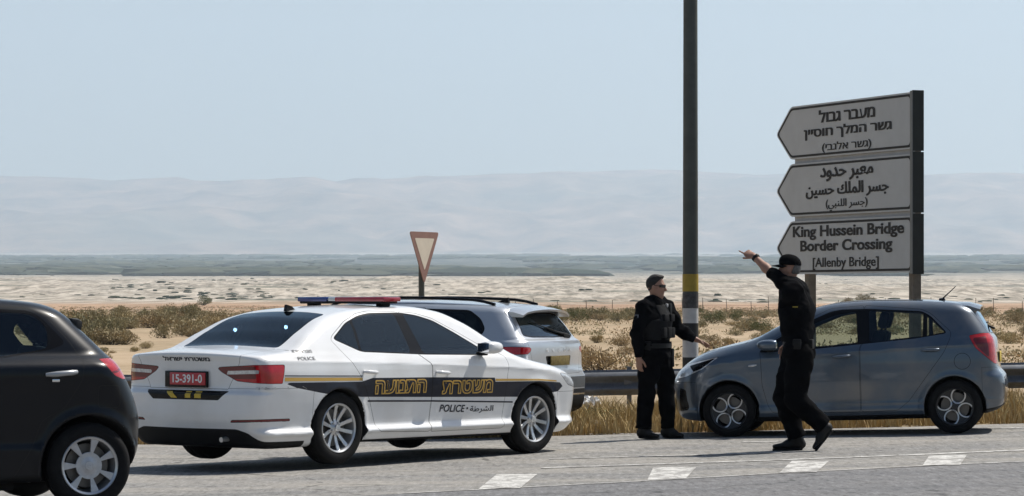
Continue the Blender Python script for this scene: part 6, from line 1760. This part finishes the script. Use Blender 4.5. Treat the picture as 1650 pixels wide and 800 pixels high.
def standing_officer():
    X, Y = 1.53, 34.5
    f = unit((.84, -.54, 0)); L = np.array([-f[1], f[0], 0.0])
    def at(px, py, y): return ((px - 1055) / 150.7, y, (708 - py) / 150.7)
    J = dict(lo=(-.45, -.45, -.03), hi=(.68, .50, 1.82), face=(.95, -.30, -.06), sleeve=2, bulk=1.03, pts=dict(
        pelvis=(.012, 0, .93), waist=(.010, 0, 1.08), chest=(.006, .0, 1.27), collar=(.0, .0, 1.44), head=(.012, -.005, 1.632),
        sh_l=(.130, .145, 1.405), el_l=(.262, .19, 1.165), wr_l=(.452, .17, 1.062), sh_r=(-.130, -.145, 1.405), el_r=(-.205, -.19, 1.125), wr_r=(-.180, -.165, .865),
        hip_l=(.075, .075, .90), kn_l=(.125, .06, .49), an_l=(.140, .07, .105), heel_l=(.105, .085, .045), toe_l=(.290, -.03, .032),
        hip_r=(-.055, -.07, .90), kn_r=(-.095, -.085, .49), an_r=(-.130, -.10, .105), heel_r=(-.160, -.08, .045), toe_r=(.020, -.20, .032)))
    J['hands'] = [((.452, .17, 1.062), (.86, -.10, -.38), (-.35, -.1, -.9), 1, [.10, .16, .22, .3]), ((-.180, -.165, .865), (.04, -.02, -1), (.66, .75, 0), 1, [.35, .42, .5, .55])]
    J['hands'][0] = ((.452, .17, 1.062), (.86, -.10, -.40), (-.3, -.35, -.85), -1, [.10, .16, .22, .3])
    body, g, P, (hl, hf, hu), left, f = build_person('person', 'bare headed person in black uniform and sunglasses standing in front of the blue car', (X, Y, gz(X, Y)), J, f)
    # hair, sunglasses
    H = Blob(g['head'] - .16, g['head'] + .17, .005); A = [hl, hf, hu]
    H.ell(P(0, -.014, .030), (.083, .100, .100), A, .01); H.ell(P(0, .02, .10), (.062, .07, .03), A, .02); H.folds(.006, 40, 4)
    c = P(0, 0, 0)
    def cut(X, Y, Z):
        b = (X - c[0]) * hf[0] + (Y - c[1]) * hf[1] + (Z - c[2]) * hf[2]; z = (X - c[0]) * hu[0] + (Y - c[1]) * hu[1] + (Z - c[2]) * hu[2]
        return np.maximum(b * .95 - z * .75 + .012, -.075 - z)
    H.plane(cut); H.mesh('hair', M_HAIR, body)
    b = MB(); n = 9; V, F = [], []
    for i in range(n):
        t = -1 + 2 * i / (n - 1); a, d = .068 * t, .100 - .050 * t * t
        hh = .020 - .006 * abs(t) - (.008 if abs(t) < .12 else 0)
        for dz, o in ((hh, 0), (-hh, 0), (-hh, .005), (hh, .005)): V.append(P(a, d + o, .008 + dz))
    for i in range(n - 1):
        for j in range(4): F.append((i * 4 + j, i * 4 + (j + 1) % 4, i * 4 + 4 + (j + 1) % 4, i * 4 + 4 + j))
    F += [(0, 1, 2, 3), tuple((n - 1) * 4 + k for k in (3, 2, 1, 0))]
    b.add(V, F, 0, True)
    for q in (-1, 1): b.tube([P(q * .070, .052, .010), P(q * .082, -.005, .012)], .0035, 6)
    b.build('sunglasses', M_LENS, body)
    lo, hi = J['lo'], J['hi']
    v = vest(body, g, left, .034, 1.06, 1.44, M_VEST, lo, hi)
    for u, z, w, h in ((-.085, 1.14, .07, .11), (0, 1.14, .075, .12), (.085, 1.14, .07, .11), (.065, 1.30, .08, .08), (-.065, 1.30, .08, .08)):
        gear('pouch', v, g['chest'] * (1, 1, 0) + np.array([0, 0, z]) + left * u + f * (.160 - .9 * u * u), left, f, (w, .045, h), M_VEST)
    gear('radio', v, g['chest'] * (1, 1, 0) + np.array([0, 0, 1.39]) + left * .085 + f * .125, left, f, (.05, .035, .12), M_DARK, .008)
    gear('microphone', v, g['chest'] * (1, 1, 0) + np.array([0, 0, 1.43]) + left * .04 + f * .115, left, f, (.03, .025, .04), mat('pale plastic', (.42, .42, .43), .5), .008)
    bl, c = belt(body, g, left, f, 1.0)
    gear('buckle', bl, c + f * .138, left, f, (.06, .012, .04), M_ALLOY, .003)
    gear('pouch', bl, c + left * .17 + f * .04, f, left, (.07, .04, .09), M_DARK)
    h = gear('holster', bl, c + left * .165 + f * .075 + np.array([0, 0, -.13]), f, left, (.085, .05, .20), M_DARK)
    gear('pistol_grip', h, c + left * .175 + f * .065 + np.array([0, 0, .0]), f, left, (.04, .03, .09), M_DARK, .006)
    gear('pouch', bl, c - left * .175, f, left, (.08, .045, .10), M_DARK)
    gear('sleeve_patch', body, g['sh_r'] * .62 + g['el_r'] * .38 + unit((-.75, -.66, 0)) * .066, unit((.66, -.75, 0)), unit((-.75, -.66, 0.1)), (.06, .008, .07), M_SEAM, .003)
standing_officer()

def walking_officer():
    X, Y = 2.74, 31.3
    f = unit((-.95, .31, 0))
    J = dict(lo=(-.62, -.45, -.03), hi=(.48, .52, 2.06), face=(-.97, .20, .05), sleeve=1, bulk=1.32, pts=dict(
        pelvis=(.040, 0, .97), waist=(.030, 0, 1.15), chest=(.020, .0, 1.37), collar=(-.012, .0, 1.565), head=(-.052, .0, 1.765),
        sh_l=(-.040, -.185, 1.545), el_l=(-.215, -.03, 1.715), wr_l=(-.388, .14, 1.895), sh_r=(.06, .19, 1.52), el_r=(.06, .25, 1.23), wr_r=(-.06, .24, 1.02),
        hip_r=(.020, .095, .94), kn_r=(-.095, .085, .515), an_r=(.035, .085, .115), heel_r=(.075, .085, .040), toe_r=(-.195, .10, .032),
        hip_l=(.055, -.090, .94), kn_l=(-.005, -.090, .505), an_l=(.285, -.085, .235), heel_l=(.335, -.085, .215), toe_l=(.185, -.09, .030)))
    d = unit(np.array([-.388, .14, 1.895]) - np.array([-.215, -.03, 1.715]))
    J['hands'] = [((-.388, .14, 1.895), unit(d + np.array([-.25, 0, -.10])), (.25, .5, -.75), 1, [.0, 1.25, 1.35, 1.4], .006, .03, .9), ((-.06, .24, 1.02), (-.3, 0, -1), (.2, -1, 0), 1, [.4, .5, .55, .6])]
    body, g, P, (hl, hf, hu), left, f = build_person('person', 'person in black uniform and cap striding left and pointing with a bare forearm', (X, Y, gz(X, Y)), J, f)
    # sleeves end above the elbow: the shirt builder stops there; grey hair and cap
    A = [hl, hf, hu]; c = P(0, 0, 0)
    H = Blob(g['head'] - .16, g['head'] + .17, .005); H.ell(P(0, -.016, .020), (.082, .099, .098), A, .01); H.folds(.004, 40, 4)
    def cut(X, Y, Z):
        b = (X - c[0]) * hf[0] + (Y - c[1]) * hf[1] + (Z - c[2]) * hf[2]; z = (X - c[0]) * hu[0] + (Y - c[1]) * hu[1] + (Z - c[2]) * hu[2]
        return np.maximum.reduce([b + .035 + .35 * (z + .02), -.045 - z + 0 * b, z - .06])
    H.plane(cut); H.mesh('hair', M_GREYHAIR, body)
    K = Blob(g['head'] - .20, g['head'] + .20, .005); K.ell(P(0, -.010, .045), (.090, .108, .098), A, .01); K.ell(P(0, .030, .085), (.072, .07, .055), A, .03)
    def cutc(X, Y, Z):
        z = (X - c[0]) * hu[0] + (Y - c[1]) * hu[1] + (Z - c[2]) * hu[2]; return .040 - z
    K.plane(cutc)
    cap = K.mesh('cap', M_CLOTH, body)
    b = MB(); V, F = [], []; n = 13
    for i in range(n):
        t = -1 + 2 * i / (n - 1)
        for q, dz in ((0, 0), (1, 0), (1, -.006), (0, -.006)):
            a = .082 * t; base = .086 - .07 * t * t; V.append(P(a, base + q * (.085 - .045 * t * t), .046 - q * .018 - .014 * t * t + dz))
    for i in range(n - 1):
        for j in range(4): F.append((i * 4 + j, i * 4 + (j + 1) % 4, i * 4 + 4 + (j + 1) % 4, i * 4 + 4 + j))
    F += [(0, 1, 2, 3), tuple((n - 1) * 4 + k for k in (3, 2, 1, 0))]
    b.add(V, F, 0, True); b.build('brim', M_CLOTH, cap)
    lo, hi = J['lo'], J['hi']
    v = vest(body, g, left, .046, 1.13, 1.66, M_CLOTH, lo, hi)
    gear('yellow_tab', v, g['chest'] * (1, 1, 0) + np.array([0, 0, 1.40]) + left * .232 - f * .04, f, left, (.05, .012, .010), mat('yellow tab', (.35, .27, .03), .6), .002)
    bl, c2 = belt(body, g, left, f, 1.04)
    gear('holster', bl, c2 - left * .19 + np.array([0, 0, -.08]), f, left, (.09, .05, .20), M_DARK)
    gear('pouch', bl, c2 - f * .14 + left * .05, left, f, (.09, .045, .09), M_DARK)
    gear('pouch', bl, c2 + left * .185 - f * .03, f, left, (.08, .045, .10), M_DARK)
    w = g['wr_l'] * .88 + g['el_l'] * .12; dd = unit(g['wr_l'] - g['el_l']); a1 = unit(np.cross(dd, (0, 0, 1))); a2 = np.cross(dd, a1)
    b = MB(); V, F = [], []
    for i in range(20):
        t = 2 * math.pi * i / 20
        for h, r in ((-.014, .034), (.014, .033), (.014, .038), (-.014, .039)): V.append(w + dd * h + (a1 * math.cos(t) + a2 * math.sin(t)) * r)
    for i in range(20):
        for j in range(4): F.append((i * 4 + j, ((i + 1) % 20) * 4 + j, ((i + 1) % 20) * 4 + (j + 1) % 4, i * 4 + (j + 1) % 4))
    b.add(V, F, 0, True); wt = tag(b.build('wristwatch', M_DARK, body)); gear('watch_face', wt, w + a2 * .040 * (1 if a2[2] > 0 else -1), dd, a2, (.032, .010, .03), M_DARK, .004)
walking_officer()
